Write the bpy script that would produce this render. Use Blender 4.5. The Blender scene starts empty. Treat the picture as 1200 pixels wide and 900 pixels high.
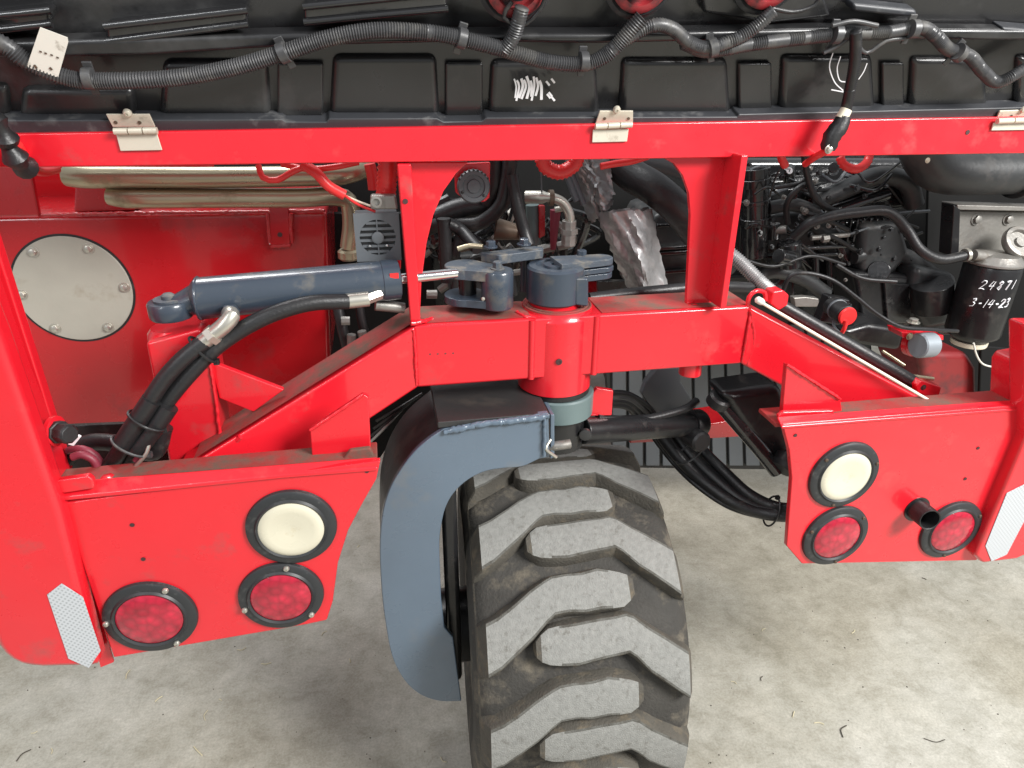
import bpy, bmesh, math, random
from mathutils import Vector, Matrix
random.seed(7)
R = math.radians
S = bpy.context.scene
C = S.collection

# ------------------------------------------------------------------ camera
AX = Vector((0.98201997, 0.07334748, 0.17394515))      # truck x in camera (right, up, depth)
AY = Vector((-0.18858169, 0.42306751, 0.88625664))
AZ = Vector((0.00858585, 0.90312459, -0.42929274))
CAM = Vector((0, 0, 1.6))
cd = bpy.data.cameras.new('camera'); cam = bpy.data.objects.new('camera', cd); C.objects.link(cam)
right = Vector((AX[0], AY[0], AZ[0])); up = Vector((AX[1], AY[1], AZ[1])); fwd = Vector((AX[2], AY[2], AZ[2]))
m = Matrix((right, up, -fwd)).transposed().to_4x4(); m.translation = CAM
cam.matrix_world = m
cd.lens = 24; cd.sensor_width = 36; cd.clip_start = .02; cd.clip_end = 200
S.camera = cam

# ------------------------------------------------------------------ light
w = bpy.data.worlds.new('World'); S.world = w; w.use_nodes = True
bg = w.node_tree.nodes['Background']; bg.inputs[0].default_value = (.93, .96, 1, 1); bg.inputs[1].default_value = .42
def area(name, loc, to, sx, sy, power, col):
    l = bpy.data.lights.new(name, 'AREA'); l.shape = 'RECTANGLE'; l.size = sx; l.size_y = sy; l.energy = power; l.color = col
    o = bpy.data.objects.new(name, l); C.objects.link(o); o.location = loc
    o.rotation_euler = (Vector(to) - Vector(loc)).to_track_quat('-Z', 'Y').to_euler(); return o
area('key_light', (2.6, -1.3, 3.3), (.5, 1.0, .9), 1.5, 1.2, 215, (1, .985, .96))
area('rim_light', (-.6, 2.6, 4.2), (.2, 1.6, .8), .5, 2.6, 75, (1, 1, 1))  # added overhead light, puts rim highlights on the engine
area('highlight_strip', (-1.7, -.9, 3.3), (0, 1.1, 1.0), .16, 2.6, 24, (.96, .98, 1))  # added strip light, gives the glossy paint streaks to reflect
S.view_settings.view_transform = 'Standard'; S.view_settings.look = 'None'
S.view_settings.exposure = 0.46; S.view_settings.gamma = 1; S.view_settings.use_curve_mapping = False
S.render.engine = 'CYCLES'

# ------------------------------------------------------------------ pixel measurement -> real position
def ray(px, py):
    c = Vector((px - 600, 450 - py, 800.))
    return Vector((AX.dot(c), AY.dot(c), AZ.dot(c)))
def P(px, py, Y):
    d = ray(px, py); return CAM + d * (Y / d.y)
def PZ(px, py, Z):
    d = ray(px, py); return CAM + d * ((Z - CAM.z) / d.z)
def PX(px, py, X):
    d = ray(px, py); return CAM + d * (X / d.x)
HN = Vector((0, -1, -.42)).normalized(); H0 = Vector((0, 1.115, 1.50))
def PH(px, py, off=0.):
    d = ray(px, py); return CAM + d * ((H0 + HN * off - CAM).dot(HN) / d.dot(HN))

# ------------------------------------------------------------------ materials
def mat(name, col, rough=.5, metal=0., coat=0., spec=.5, var=.12, vscale=6., bump=.0, bscale=60., dirt=None, dirt_amt=0., dscale=9., rvar=.1, up_dirt=0., rand=False):
    mt = bpy.data.materials.new(name); mt.use_nodes = True; nt = mt.node_tree; N = nt.nodes; L = nt.links
    b = N['Principled BSDF']
    tc = N.new('ShaderNodeTexCoord'); vec = tc.outputs['Object']
    if rand:
        oi = N.new('ShaderNodeObjectInfo'); ad = N.new('ShaderNodeVectorMath'); ad.operation = 'MULTIPLY_ADD'
        L.new(oi.outputs['Random'], ad.inputs[0]); ad.inputs[1].default_value = (31, 17, 53); L.new(vec, ad.inputs[2]); vec = ad.outputs[0]
    n1 = N.new('ShaderNodeTexNoise'); n1.inputs['Scale'].default_value = vscale; n1.inputs['Detail'].default_value = 6; L.new(vec, n1.inputs['Vector'])
    mx = N.new('ShaderNodeMix'); mx.data_type = 'RGBA'; L.new(n1.outputs['Fac'], mx.inputs[0])
    mx.inputs[6].default_value = tuple(c * (1 - var) for c in col) + (1,); mx.inputs[7].default_value = tuple(min(1, c * (1 + var)) for c in col) + (1,)
    out = mx.outputs[2]
    rin = None
    if dirt:
        n2 = N.new('ShaderNodeTexNoise'); n2.inputs['Scale'].default_value = dscale; n2.inputs['Detail'].default_value = 9; n2.inputs['Roughness'].default_value = .65; L.new(vec, n2.inputs['Vector'])
        mr = N.new('ShaderNodeMapRange'); mr.inputs[1].default_value = .62 - dirt_amt * .4; mr.inputs[2].default_value = .8 - dirt_amt * .35; L.new(n2.outputs['Fac'], mr.inputs[0])
        m2 = N.new('ShaderNodeMix'); m2.data_type = 'RGBA'; L.new(mr.outputs[0], m2.inputs[0]); L.new(out, m2.inputs[6]); m2.inputs[7].default_value = tuple(dirt) + (1,)
        out = m2.outputs[2]
        rin = mr.outputs[0]
    L.new(out, b.inputs['Base Color'])
    b.inputs['Metallic'].default_value = metal; b.inputs['Coat Weight'].default_value = coat; b.inputs['Coat Roughness'].default_value = .08
    b.inputs['Specular IOR Level'].default_value = spec
    n3 = N.new('ShaderNodeTexNoise'); n3.inputs['Scale'].default_value = vscale * 3; n3.inputs['Detail'].default_value = 5; L.new(vec, n3.inputs['Vector'])
    r3 = N.new('ShaderNodeMapRange'); r3.inputs[3].default_value = max(.02, rough - rvar); r3.inputs[4].default_value = min(1, rough + rvar); L.new(n3.outputs['Fac'], r3.inputs[0])
    if rin:
        a = N.new('ShaderNodeMath'); a.operation = 'MULTIPLY_ADD'; L.new(rin, a.inputs[0]); a.inputs[1].default_value = .35; L.new(r3.outputs[0], a.inputs[2]); a.use_clamp = True
        L.new(a.outputs[0], b.inputs['Roughness'])
    else: L.new(r3.outputs[0], b.inputs['Roughness'])
    if bump:
        n4 = N.new('ShaderNodeTexNoise'); n4.inputs['Scale'].default_value = bscale; n4.inputs['Detail'].default_value = 4; L.new(vec, n4.inputs['Vector'])
        bp = N.new('ShaderNodeBump'); bp.inputs['Strength'].default_value = bump; bp.inputs['Distance'].default_value = .002; L.new(n4.outputs['Fac'], bp.inputs['Height']); L.new(bp.outputs[0], b.inputs['Normal'])
    return mt
RED = (.66, .011, .022)
M = {}
M['red'] = mat('red_paint', RED, .30, coat=.5, var=.09, vscale=5, bump=.45, bscale=11, dirt=(.42, .05, .05), dirt_amt=.10, dscale=13, rvar=.14)
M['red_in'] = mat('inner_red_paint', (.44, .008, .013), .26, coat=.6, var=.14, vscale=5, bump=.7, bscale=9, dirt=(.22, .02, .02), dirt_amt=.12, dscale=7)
M['tank_red'] = mat('oily_dark_red_paint', (.22, .012, .014), .35, coat=.2, var=.3, dirt=(.05, .02, .02), dirt_amt=.3)
M['dirty_red'] = mat('dusty_red_paint', (.30, .028, .026), .65, var=.3, vscale=12, bump=.3, bscale=120, dirt=(.13, .075, .055), dirt_amt=.55, dscale=16)
M['red_plastic'] = mat('red_plastic', (.72, .03, .03), .35, var=.05)
M['blue'] = mat('blue_grey_paint', (.098, .135, .178), .30, coat=.4, var=.16, vscale=6, bump=.4, bscale=14, dirt=(.15, .16, .165), dirt_amt=.14, dscale=9, rvar=.14)
M['dark_blue'] = mat('dark_slate_paint', (.036, .049, .068), .3, coat=.4, var=.12, bump=.15, bscale=80, dirt=(.09, .085, .075), dirt_amt=.12, dscale=22)
M['dusty_blue'] = mat('dusty_slate_paint', (.052, .066, .084), .5, var=.15, bump=.4, bscale=170, dirt=(.17, .155, .13), dirt_amt=.32, dscale=30)
M['weld_dark'] = mat('dark_steel', (.045, .045, .045), .4, metal=.3, var=.4, vscale=4, bump=.2, dirt=(.10, .08, .065), dirt_amt=.2, dscale=6)
M['green_steel'] = mat('greenish_grey_paint', (.12, .165, .165), .35, var=.1, bump=.1)
M['black'] = mat('black_paint', (.012, .012, .013), .3, var=.4, bump=.3, bscale=60, dirt=(.05, .045, .04), dirt_amt=.14, dscale=20)
M['matte'] = mat('bay_shade_black', (.007, .007, .007), .7, spec=.2, var=.4)  # near-black: the shade of the bay is put into the colour
M['gloss'] = mat('glossy_black_enamel', (.014, .014, .015), .2, coat=.6, var=.4, bump=.5, bscale=45, dirt=(.05, .05, .048), dirt_amt=.1, dscale=26)
M['rubber'] = mat('black_rubber', (.014, .014, .015), .42, var=.3, bump=.3, bscale=200, dirt=(.05, .045, .04), dirt_amt=.08, dscale=30)
M['loom'] = mat('corrugated_plastic', (.052, .052, .054), .38, var=.3, dirt=(.11, .105, .095), dirt_amt=.3, dscale=24)
M['hood'] = mat('moulded_black_plastic', (.017, .017, .018), .30, coat=.15, var=.35, vscale=5, bump=.4, bscale=22, dirt=(.055, .055, .055), dirt_amt=.22, dscale=6, rvar=.15)
M['hood_lip'] = mat('worn_black_plastic', (.035, .037, .042), .45, var=.3, vscale=10, dirt=(.12, .12, .12), dirt_amt=.15, dscale=30)
M['tread'] = mat('worn_tyre_rubber', (.225, .225, .21), .85, var=.3, vscale=110, bump=.8, bscale=380, dirt=(.13, .125, .11), dirt_amt=.16, dscale=60, rand=True)
M['tread_edge'] = mat('chipped_tyre_rubber', (.12, .118, .105), .85, var=.6, vscale=120, bump=1., bscale=400, dirt=(.06, .055, .045), dirt_amt=.4, dscale=60, rand=True)
M['tread_side'] = mat('dusty_tyre_rubber', (.075, .068, .055), .85, var=.5, vscale=22, bump=1., bscale=200, dirt=(.16, .13, .09), dirt_amt=.25, dscale=28, rand=True)
M['tyre'] = mat('tyre_rubber', (.040, .037, .032), .8, var=.5, vscale=16, bump=1., bscale=180, dirt=(.15, .13, .10), dirt_amt=.26, dscale=18)
M['steel'] = mat('zinc_plated_steel', (.55, .53, .47), .32, metal=.8, var=.15, bump=.1)
M['chrome'] = mat('chrome_rod', (.8, .8, .8), .12, metal=1.)
M['hinge'] = mat('hinge_steel', (.62, .57, .47), .42, metal=.35, var=.15, dirt=(.2, .17, .13), dirt_amt=.12, dscale=40)
M['bronze'] = mat('brownish_nickel_pipe', (.44, .39, .27), .3, metal=.75, var=.2, vscale=9, dirt=(.2, .16, .1), dirt_amt=.15, dscale=18)
M['cream'] = mat('mottled_cream_plate', (.37, .355, .30), .5, var=.15, vscale=14, bump=.2, dirt=(.27, .24, .18), dirt_amt=.2, dscale=14)
M['alu'] = mat('cast_aluminium', (.27, .26, .24), .45, metal=.6, var=.25, vscale=12, bump=.5, bscale=90, dirt=(.12, .1, .08), dirt_amt=.22, dscale=20)
M['foil'] = mat('crumpled_heat_wrap', (.44, .44, .44), .38, metal=.6, var=.25, vscale=18, bump=.6, bscale=60, dirt=(.10, .10, .10), dirt_amt=.22, dscale=10)
M['white'] = mat('white_paint_marker', (.85, .86, .88), .6, var=.03)
M['tag'] = mat('soiled_white_sticker', (.68, .66, .59), .6, var=.08, dirt=(.3, .27, .22), dirt_amt=.12, dscale=60)
M['ivory'] = mat('ivory_plastic', (.75, .70, .55), .4, var=.06)
M['dark_mark'] = mat('dark_mark', (.05, .02, .02), .7)
M['grey'] = mat('grey_plastic', (.10, .11, .12), .4, var=.1)
M['grey_light'] = mat('grey_roller', (.30, .34, .37), .4, metal=.3, var=.1)
M['dim_red'] = mat('mottled_dark_red_plastic', (.28, .02, .025), .4, var=.3, dirt=(.03, .02, .02), dirt_amt=.4, dscale=30)  # dark red with darker blotches
M['maroon'] = mat('maroon_boot', (.22, .03, .05), .5, var=.2)
M['duct'] = mat('dusty_moulded_duct', (.030, .032, .033), .42, var=.2, bump=.3, bscale=90, dirt=(.07, .065, .06), dirt_amt=.25, dscale=14)
M['ring'] = mat('lamp_gasket_rubber', (.022, .024, .026), .45, var=.3, dirt=(.09, .09, .085), dirt_amt=.12, dscale=40)
M['brown'] = mat('oily_brown_metal', (.12, .085, .06), .4, metal=.3, var=.4, vscale=16)

def lens_mat(name, col, ringscale, cells):
    mt = bpy.data.materials.new(name); mt.use_nodes = True; N = mt.node_tree.nodes; L = mt.node_tree.links
    b = N['Principled BSDF']; tc = N.new('ShaderNodeTexCoord')
    v = N.new('ShaderNodeTexVoronoi'); v.inputs['Scale'].default_value = cells; L.new(tc.outputs['Object'], v.inputs['Vector'])
    n = N.new('ShaderNodeTexNoise'); n.inputs['Scale'].default_value = 45; n.inputs['Detail'].default_value = 3; L.new(tc.outputs['Object'], n.inputs['Vector'])
    mx = N.new('ShaderNodeMix'); mx.data_type = 'RGBA'; L.new(v.outputs['Distance'], mx.inputs[0])
    mx.inputs[6].default_value = tuple(min(1, c * 1.25) for c in col) + (1,); mx.inputs[7].default_value = tuple(c * .55 for c in col) + (1,)
    m2 = N.new('ShaderNodeMix'); m2.data_type = 'RGBA'; m2.blend_type = 'MULTIPLY'; m2.inputs[0].default_value = .5; L.new(mx.outputs[2], m2.inputs[6]); 
    cr = N.new('ShaderNodeMapRange'); cr.inputs[1].default_value = .35; cr.inputs[2].default_value = .65; cr.inputs[3].default_value = .55; cr.inputs[4].default_value = 1.2; L.new(n.outputs['Fac'], cr.inputs[0]); L.new(cr.outputs[0], m2.inputs[7])
    L.new(m2.outputs[2], b.inputs['Base Color']); b.inputs['Roughness'].default_value = .22; b.inputs['Coat Weight'].default_value = .6; b.inputs['Coat Roughness'].default_value = .04
    bp = N.new('ShaderNodeBump'); bp.inputs['Strength'].default_value = .6; bp.inputs['Distance'].default_value = .002; L.new(v.outputs['Distance'], bp.inputs['Height']); L.new(bp.outputs[0], b.inputs['Normal'])
    return mt
M['lens_red'] = lens_mat('faceted_red_lens', (.46, .009, .035), 60, 80)
M['lens_clear'] = mat('aged_clear_lens', (.60, .565, .44), .28, coat=.5, var=.07, vscale=8, dirt=(.42, .33, .18), dirt_amt=.06, dscale=22)

def reflector_mat():
    mt = bpy.data.materials.new('honeycomb_reflector'); mt.use_nodes = True; N = mt.node_tree.nodes; L = mt.node_tree.links
    b = N['Principled BSDF']; tc = N.new('ShaderNodeTexCoord'); mp = N.new('ShaderNodeMapping'); mp.inputs['Rotation'].default_value = (0, R(45), 0); L.new(tc.outputs['Object'], mp.inputs[0])
    w1 = N.new('ShaderNodeTexWave'); w1.inputs['Scale'].default_value = 55; w1.bands_direction = 'X'; L.new(mp.outputs[0], w1.inputs[0])
    w2 = N.new('ShaderNodeTexWave'); w2.inputs['Scale'].default_value = 55; w2.bands_direction = 'Z'; L.new(mp.outputs[0], w2.inputs[0])
    mu = N.new('ShaderNodeMath'); mu.operation = 'MAXIMUM'; L.new(w1.outputs['Fac'], mu.inputs[0]); L.new(w2.outputs['Fac'], mu.inputs[1])
    cr = N.new('ShaderNodeValToRGB'); cr.color_ramp.elements[0].color = (.27, .29, .30, 1); cr.color_ramp.elements[1].color = (.50, .52, .54, 1); cr.color_ramp.elements[1].position = .8; L.new(mu.outputs[0], cr.inputs[0])
    L.new(cr.outputs[0], b.inputs['Base Color']); b.inputs['Roughness'].default_value = .35; return mt
M['reflector'] = reflector_mat()

def concrete():
    mt = bpy.data.materials.new('troweled_concrete'); mt.use_nodes = True; N = mt.node_tree.nodes; L = mt.node_tree.links
    b = N['Principled BSDF']; tc = N.new('ShaderNodeTexCoord')
    def noise(s, d, r=.5, dist=0., sc=None):
        n = N.new('ShaderNodeTexNoise'); n.inputs['Scale'].default_value = s; n.inputs['Detail'].default_value = d; n.inputs['Roughness'].default_value = r; n.inputs['Distortion'].default_value = dist
        if sc:
            mp = N.new('ShaderNodeMapping'); mp.inputs['Scale'].default_value = sc; mp.inputs['Rotation'].default_value = (0, 0, .5); L.new(tc.outputs['Object'], mp.inputs[0]); L.new(mp.outputs[0], n.inputs['Vector'])
        else: L.new(tc.outputs['Object'], n.inputs['Vector'])
        return n
    def ramp(n, stops):
        r = N.new('ShaderNodeValToRGB'); e = r.color_ramp.elements
        e[0].position, e[0].color = stops[0][0], tuple(stops[0][1]) + (1,); e[1].position, e[1].color = stops[-1][0], tuple(stops[-1][1]) + (1,)
        for p, c in stops[1:-1]: k = e.new(p); k.color = tuple(c) + (1,)
        L.new(n.outputs['Fac'], r.inputs[0]); return r
    def mul(a, c, f=1.):
        x = N.new('ShaderNodeMix'); x.data_type = 'RGBA'; x.blend_type = 'MULTIPLY'; x.inputs[0].default_value = f; L.new(a, x.inputs[6]); L.new(c, x.inputs[7]); return x.outputs[2]
    base = ramp(noise(1.1, 8, .6, .2), [(.3, (.43, .416, .36)), (.5, (.50, .485, .43)), (.7, (.56, .545, .495))])
    mott = ramp(noise(10, 12, .78, .25), [(.34, (.70, .69, .65)), (.5, (.93, .93, .92)), (.64, (1.1, 1.1, 1.1))])
    fine = ramp(noise(160, 6, .7), [(.3, (.78, .78, .77)), (.6, (1.05, 1.05, 1.05))])
    streak = ramp(noise(22, 6, .6, .4, (1, 2.2, 1)), [(.42, (1, 1, 1)), (.5, (1, 1, 1)), (.62, (.80, .79, .76))])
    spots = ramp(noise(30, 2, .5), [(.68, (1, 1, 1)), (.76, (.62, .59, .54))])
    c = mul(base.outputs[0], mott.outputs[0]); c = mul(c, fine.outputs[0]); c = mul(c, streak.outputs[0], .35); c = mul(c, spots.outputs[0], .25)
    stain = ramp(noise(.8, 7, .6, .3), [(.40, (.74, .70, .62)), (.50, (.95, .94, .91)), (.58, (1, 1, 1))]); c = mul(c, stain.outputs[0], .75)
    L.new(c, b.inputs['Base Color']); b.inputs['Roughness'].default_value = .62
    bp = N.new('ShaderNodeBump'); bp.inputs['Strength'].default_value = .35; bp.inputs['Distance'].default_value = .004
    nb = noise(60, 8, .7); L.new(nb.outputs['Fac'], bp.inputs['Height']); L.new(bp.outputs[0], b.inputs['Normal'])
    return mt
M['concrete'] = concrete()
M['straw'] = mat('pale_straw', (.62, .56, .38), .7, var=.15)
M['debris'] = mat('dark_grit', (.07, .06, .045), .9)

# ------------------------------------------------------------------ mesh helpers
class G:
    def __init__(s): s.v = []; s.f = []; s.mi = []; s.k = 0
    def add(s, vs, fs):
        n = len(s.v); s.v += [tuple(v) for v in vs]
        for f in fs: s.f.append(tuple(i + n for i in f)); s.mi.append(s.k)
        return s
    def prism(s, pts, vec):
        pts = [Vector(p) for p in pts]; vec = Vector(vec); n = len(pts)
        s.add(pts + [p + vec for p in pts], [tuple(range(n)), tuple(range(2 * n - 1, n - 1, -1))] + [(i, (i + 1) % n, n + (i + 1) % n, n + i) for i in range(n)])
        return s
    def box(s, c, size, rot=None):
        c = Vector(c); hx, hy, hz = [x / 2 for x in size]; rot = rot or Matrix.Identity(3)
        vs = [c + rot @ Vector((sx * hx, sy * hy, sz * hz)) for sz in (-1, 1) for sx, sy in ((-1, -1), (1, -1), (1, 1), (-1, 1))]
        return s.add(vs, [(3, 2, 1, 0), (4, 5, 6, 7), (0, 1, 5, 4), (1, 2, 6, 5), (2, 3, 7, 6), (3, 0, 4, 7)])
    def lathe(s, prof, o, axis=(0, 0, 1), n=28, ph=0.):
        o = Vector(o); q = Vector(axis).normalized().to_track_quat('Z', 'Y').to_matrix(); vs = []; fs = []
        for r, h in prof:
            for k in range(n):
                a = ph + 2 * math.pi * k / n; vs.append(o + q @ Vector((r * math.cos(a), r * math.sin(a), h)))
        m = len(prof)
        for j in range(m - 1):
            for k in range(n): fs.append((j * n + k, j * n + (k + 1) % n, (j + 1) * n + (k + 1) % n, (j + 1) * n + k))
        if prof[0][0] > 1e-5: fs.append(tuple(range(n - 1, -1, -1)))
        if prof[-1][0] > 1e-5: fs.append(tuple((m - 1) * n + k for k in range(n)))
        return s.add(vs, fs)
    def cyl(s, a, b, r, r2=None, n=24, ph=0.):
        a = Vector(a); b = Vector(b); r2 = r if r2 is None else r2
        return s.lathe([(r, 0), (r2, (b - a).length)], a, b - a, n, ph)
    def tube(s, pts, r, n=12, rf=None, flat=1.):
        pts = [Vector(p) for p in pts]; N = len(pts); vs = []; fs = []
        t = (pts[1] - pts[0]).normalized(); u = t.orthogonal().normalized()
        for i, p in enumerate(pts):
            t = (pts[min(i + 1, N - 1)] - pts[max(i - 1, 0)]).normalized()
            u = (u - t * u.dot(t)).normalized(); w_ = t.cross(u); rr = rf(i) if rf else r
            for k in range(n):
                a = 2 * math.pi * k / n; vs.append(p + u * rr * math.cos(a) + w_ * rr * math.sin(a) * flat)
        for i in range(N - 1):
            for k in range(n): fs.append((i * n + k, i * n + (k + 1) % n, (i + 1) * n + (k + 1) % n, (i + 1) * n + k))
        fs += [tuple(range(n - 1, -1, -1)), tuple((N - 1) * n + k for k in range(n))]
        return s.add(vs, fs)
    def build(s, name, mt, parent=None, bevel=0., seg=2, angle=38, label=None):
        me = bpy.data.meshes.new(name); me.from_pydata(s.v, [], s.f)
        mts = mt if isinstance(mt, (list, tuple)) else [mt]
        for x in mts: me.materials.append(M[x] if isinstance(x, str) else x)
        bm = bmesh.new(); bm.from_mesh(me)
        for f, k in zip(bm.faces, s.mi): f.material_index = k
        bmesh.ops.recalc_face_normals(bm, faces=bm.faces); bm.to_mesh(me); bm.free()
        for p in me.polygons: p.use_smooth = True
        me.set_sharp_from_angle(angle=R(angle))
        o = bpy.data.objects.new(name, me); C.objects.link(o)
        if parent: o.parent = parent
        if bevel:
            b = o.modifiers.new('bevel', 'BEVEL'); b.width = bevel; b.segments = seg; b.limit_method = 'ANGLE'; b.angle_limit = R(38); b.harden_normals = True
        if label: o['label'] = label
        return o
def smooth(pts, step=.006):
    pts = [Vector(p) for p in pts]; out = []
    q = [pts[0] * 2 - pts[1]] + pts + [pts[-1] * 2 - pts[-2]]
    for i in range(1, len(q) - 2):
        n = max(2, int((q[i + 1] - q[i]).length / step))
        for k in range(n):
            t = k / n; a, b, c, d = q[i - 1:i + 3]
            out.append(.5 * ((2 * b) + (c - a) * t + (2 * a - 5 * b + 4 * c - d) * t * t + (3 * b - 3 * c + d - a) * t ** 3))
    return out + [pts[-1]]
def PP(*a): return [P(*q) for q in a]
def plate(name, px, Y, th, mt, parent, bevel=.002, label=None):
    return G().prism([P(x, y, Y) for x, y in px], (0, th, 0)).build(name, mt, parent, bevel, label=label)
def hose(name, pts, r, mt='rubber', parent=None, n=12, step=.008, label=None):
    return G().tube(smooth(pts, step), r, n).build(name, mt, parent, label=label)
def loom(name, pts, r, mt='loom', parent=None, pitch=.0035, label=None):
    p = smooth(pts, pitch / 2); return G().tube(p, r, 10, rf=lambda i: r * (1.07 if i % 2 else .90)).build(name, mt, parent, angle=80, label=label)
def weld(pts, r, parent, mt='red', name='weld_seam'):
    p = smooth(pts, .004); rr = [r * random.uniform(.75, 1.2) for _ in p]
    q = [a + Vector((random.uniform(-1, 1), random.uniform(-1, 1), random.uniform(-1, 1))) * r * .2 for a in p]
    return G().tube(q, r, 8, rf=lambda i: rr[i]).build(name, mt, parent, angle=80)
def bolt(p, axis, r, h, mt, parent, name='bolt', washer=True):
    g = G(); p = Vector(p); ax = Vector(axis).normalized()
    if washer: g.lathe([(r * 1.45, 0), (r * 1.45, h * .22)], p, ax, 20)
    g.lathe([(r * 1.0, h * .1), (r, h * .9), (r * .82, h)], p, ax, 6, random.random())
    return g.build(name, mt, parent, .0004 if r > .004 else 0)
def screw(p, axis, r, mt, parent):
    return G().lathe([(r, 0), (r, r * .35), (r * .75, r * .75), (r * .3, r * .9), (r * .28, r * .55), (0, r * .55)], p, axis, 14).build('screw', mt, parent)
def ribbon(g, pts, wd, nrm, th=.0006):
    nrm = Vector(nrm).normalized(); pts = [Vector(p) for p in pts]; n = len(pts); vs = []; fs = []
    for i, p in enumerate(pts):
        t = (pts[min(i + 1, n - 1)] - pts[max(i - 1, 0)]).normalized(); s_ = t.cross(nrm).normalized() * wd / 2
        vs += [p - s_, p + s_, p + s_ + nrm * th, p - s_ + nrm * th]
    for i in range(n - 1):
        a = i * 4; b = a + 4
        for k in range(4): fs.append((a + k, a + (k + 1) % 4, b + (k + 1) % 4, b + k))
    fs += [(3, 2, 1, 0), tuple((n - 1) * 4 + k for k in range(4))]
    g.add(vs, fs)
def empty(name, loc, parent=None):
    o = bpy.data.objects.new(name, None); C.objects.link(o); o.location = loc; o.empty_display_size = .05
    if parent: o.parent = parent
    return o

# ------------------------------------------------------------------ floor
fl = G().add([(-12, -8, 0), (14, -8, 0), (14, 18, 0), (-12, 18, 0)], [(0, 1, 2, 3)]).build('floor', 'concrete'); fl['kind'] = 'structure'

# ------------------------------------------------------------------ the truck: one thing, everything else hangs on it
T = empty('forklift', (0, 0, 0))
T['label'] = 'bright red truck-mounted forklift seen from the rear with its engine cover open'; T['category'] = 'forklift'

# ---- lamp panels
pl = plate('lamp_panel', [(73, 590), (446, 540), (441, 562), (425, 590), (408, 622), (396, 660), (390, 705), (383, 727), (360, 732), (133, 771)], .93, .012, 'red', T, .0025)
pr_ = plate('lamp_panel', [(917, 497), (1203, 474), (1200, 516), (1145, 657), (940, 661), (922, 640), (925, 600), (928, 560), (925, 528)], .93, .012, 'red', T, .0025)
for par, hs in ((pl, [(155, 615), (168, 655), (430, 552)]), (pr_, [(1146, 525), (1131, 561), (932, 510)])):
    for h in hs: G().lathe([(.0032, 0), (.0034, .0004), (.0034, .001)], P(h[0], h[1], .9298), (0, -1, 0), 14).build('screw_hole', 'dark_mark', par)
# ledges behind the top edges, dusty
zl = P(250, 560, .93).z
a = P(60, 566, .93).x; b = P(442, 540, .93).x
G().prism([(a - .03, .945, zl - .002), (b, .945, zl - .002), (b, 1.0, zl - .002), (a - .03, 1.0, zl - .002)], (0, 0, -.008)).build('ledge', 'dirty_red', pl, .002)
G().prism([(a, .9265, P(62, 583, .93).z), (P(330, 551, .93).x, .9265, P(330, 556, .93).z), (b, .9265, P(442, 547, .93).z), (b, .945, P(442, 541, .93).z), (a, .945, P(62, 571, .93).z)], (0, 0, -.006)).build('lip', 'red', pl, .0025)
a = P(917, 490, .93).x; b = P(1260, 470, .93).x
G().prism([(a, .945, zl - .004), (b, .945, zl - .010), (b, 1.005, zl - .010), (a, 1.005, zl - .004)], (0, 0, -.008)).build('ledge', 'dirty_red', pr_, .002)
G().prism([(a, .927, P(917, 499, .93).z), (b, .927, P(1260, 473, .93).z), (b, .946, P(1260, 468, .93).z), (a, .946, P(917, 493, .93).z)], (0, 0, -.005)).build('lip', 'red', pr_, .002)
plate('tab', [(60, 566), (68, 563), (103, 558), (109, 563), (110, 573), (66, 580), (61, 575)], .925, .012, 'red', pl, .003)
bolt(P(128, 566, .965), (0, 0, 1), .011, .012, 'red', pl, 'bolt_head'); bolt(P(1165, 483, .97), (0, 0, 1), .010, .010, 'red', pr_, 'bolt_head')

# ---- lamps
def lamp(px, py, kind, rx, turn, screws='steel', sunk=0.):
    o = P(px, py, .93); nm = 'reversing_lamp' if kind == 'clear' else 'tail_lamp'
    e = empty(nm, o, T); e.parent = T
    def put(ob): ob.parent = e; ob.location = (0, 0, 0); return ob
    put(G().lathe([(rx * .70, .0), (rx * .71, .009), (rx * .76, .0115), (rx * .80, .008), (rx * .93, .0075), (rx * .985, .005), (rx, 0)], (0, 0, 0), (0, -1, 0), 56).build('gasket_ring', 'ring'))
    if kind == 'clear':
        prof = [(rx * .73, .002), (rx * .72, .009), (rx * .66, .0115), (rx * .6, .0125), (rx * .48, .0127), (rx * .465, .0124), (rx * .34, .0131), (rx * .325, .0128), (rx * .18, .0135), (rx * .165, .0132), (0, .0138)]
        put(G().lathe(prof, (0, 0, 0), (0, -1, 0), 48).build('lens', 'lens_clear'))
    else:
        put(G().lathe([(rx * .71, .001), (rx * .70, .0085), (rx * .66, .0105), (rx * .4, .0125), (0, .0135)], (0, 0, 0), (0, -1, 0), 48).build('lens', 'lens_red'))
    if screws:
        for k in range(3):
            an = R(turn + 120 * k); put(screw((rx * .9 * math.cos(an), -.0072, rx * .9 * math.sin(an)), (0, -1, 0), .0052 if screws == 'steel' else .0035, screws, None))
    return e
e = lamp(342, 617, 'clear', .070, 20, None); e['label'] = 'clear round reversing lamp at the inner top of the left panel'
lamp(330, 697, 'red', .0685, 75)['label'] = 'red tail lamp under the clear lamp on the left panel'
lamp(177, 722, 'red', .0715, 58)['label'] = 'outermost red tail lamp of the left panel'
lamp(988, 556, 'clear', .070, 20, 'brown')['label'] = 'clear round reversing lamp on the right panel'
lamp(978, 627, 'red', .0685, 40, 'brown')['label'] = 'red tail lamp under the clear lamp on the right panel'
lamp(1113, 620, 'red', .068, 30, 'brown')['label'] = 'red tail lamp beside the short black pipe'
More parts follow.
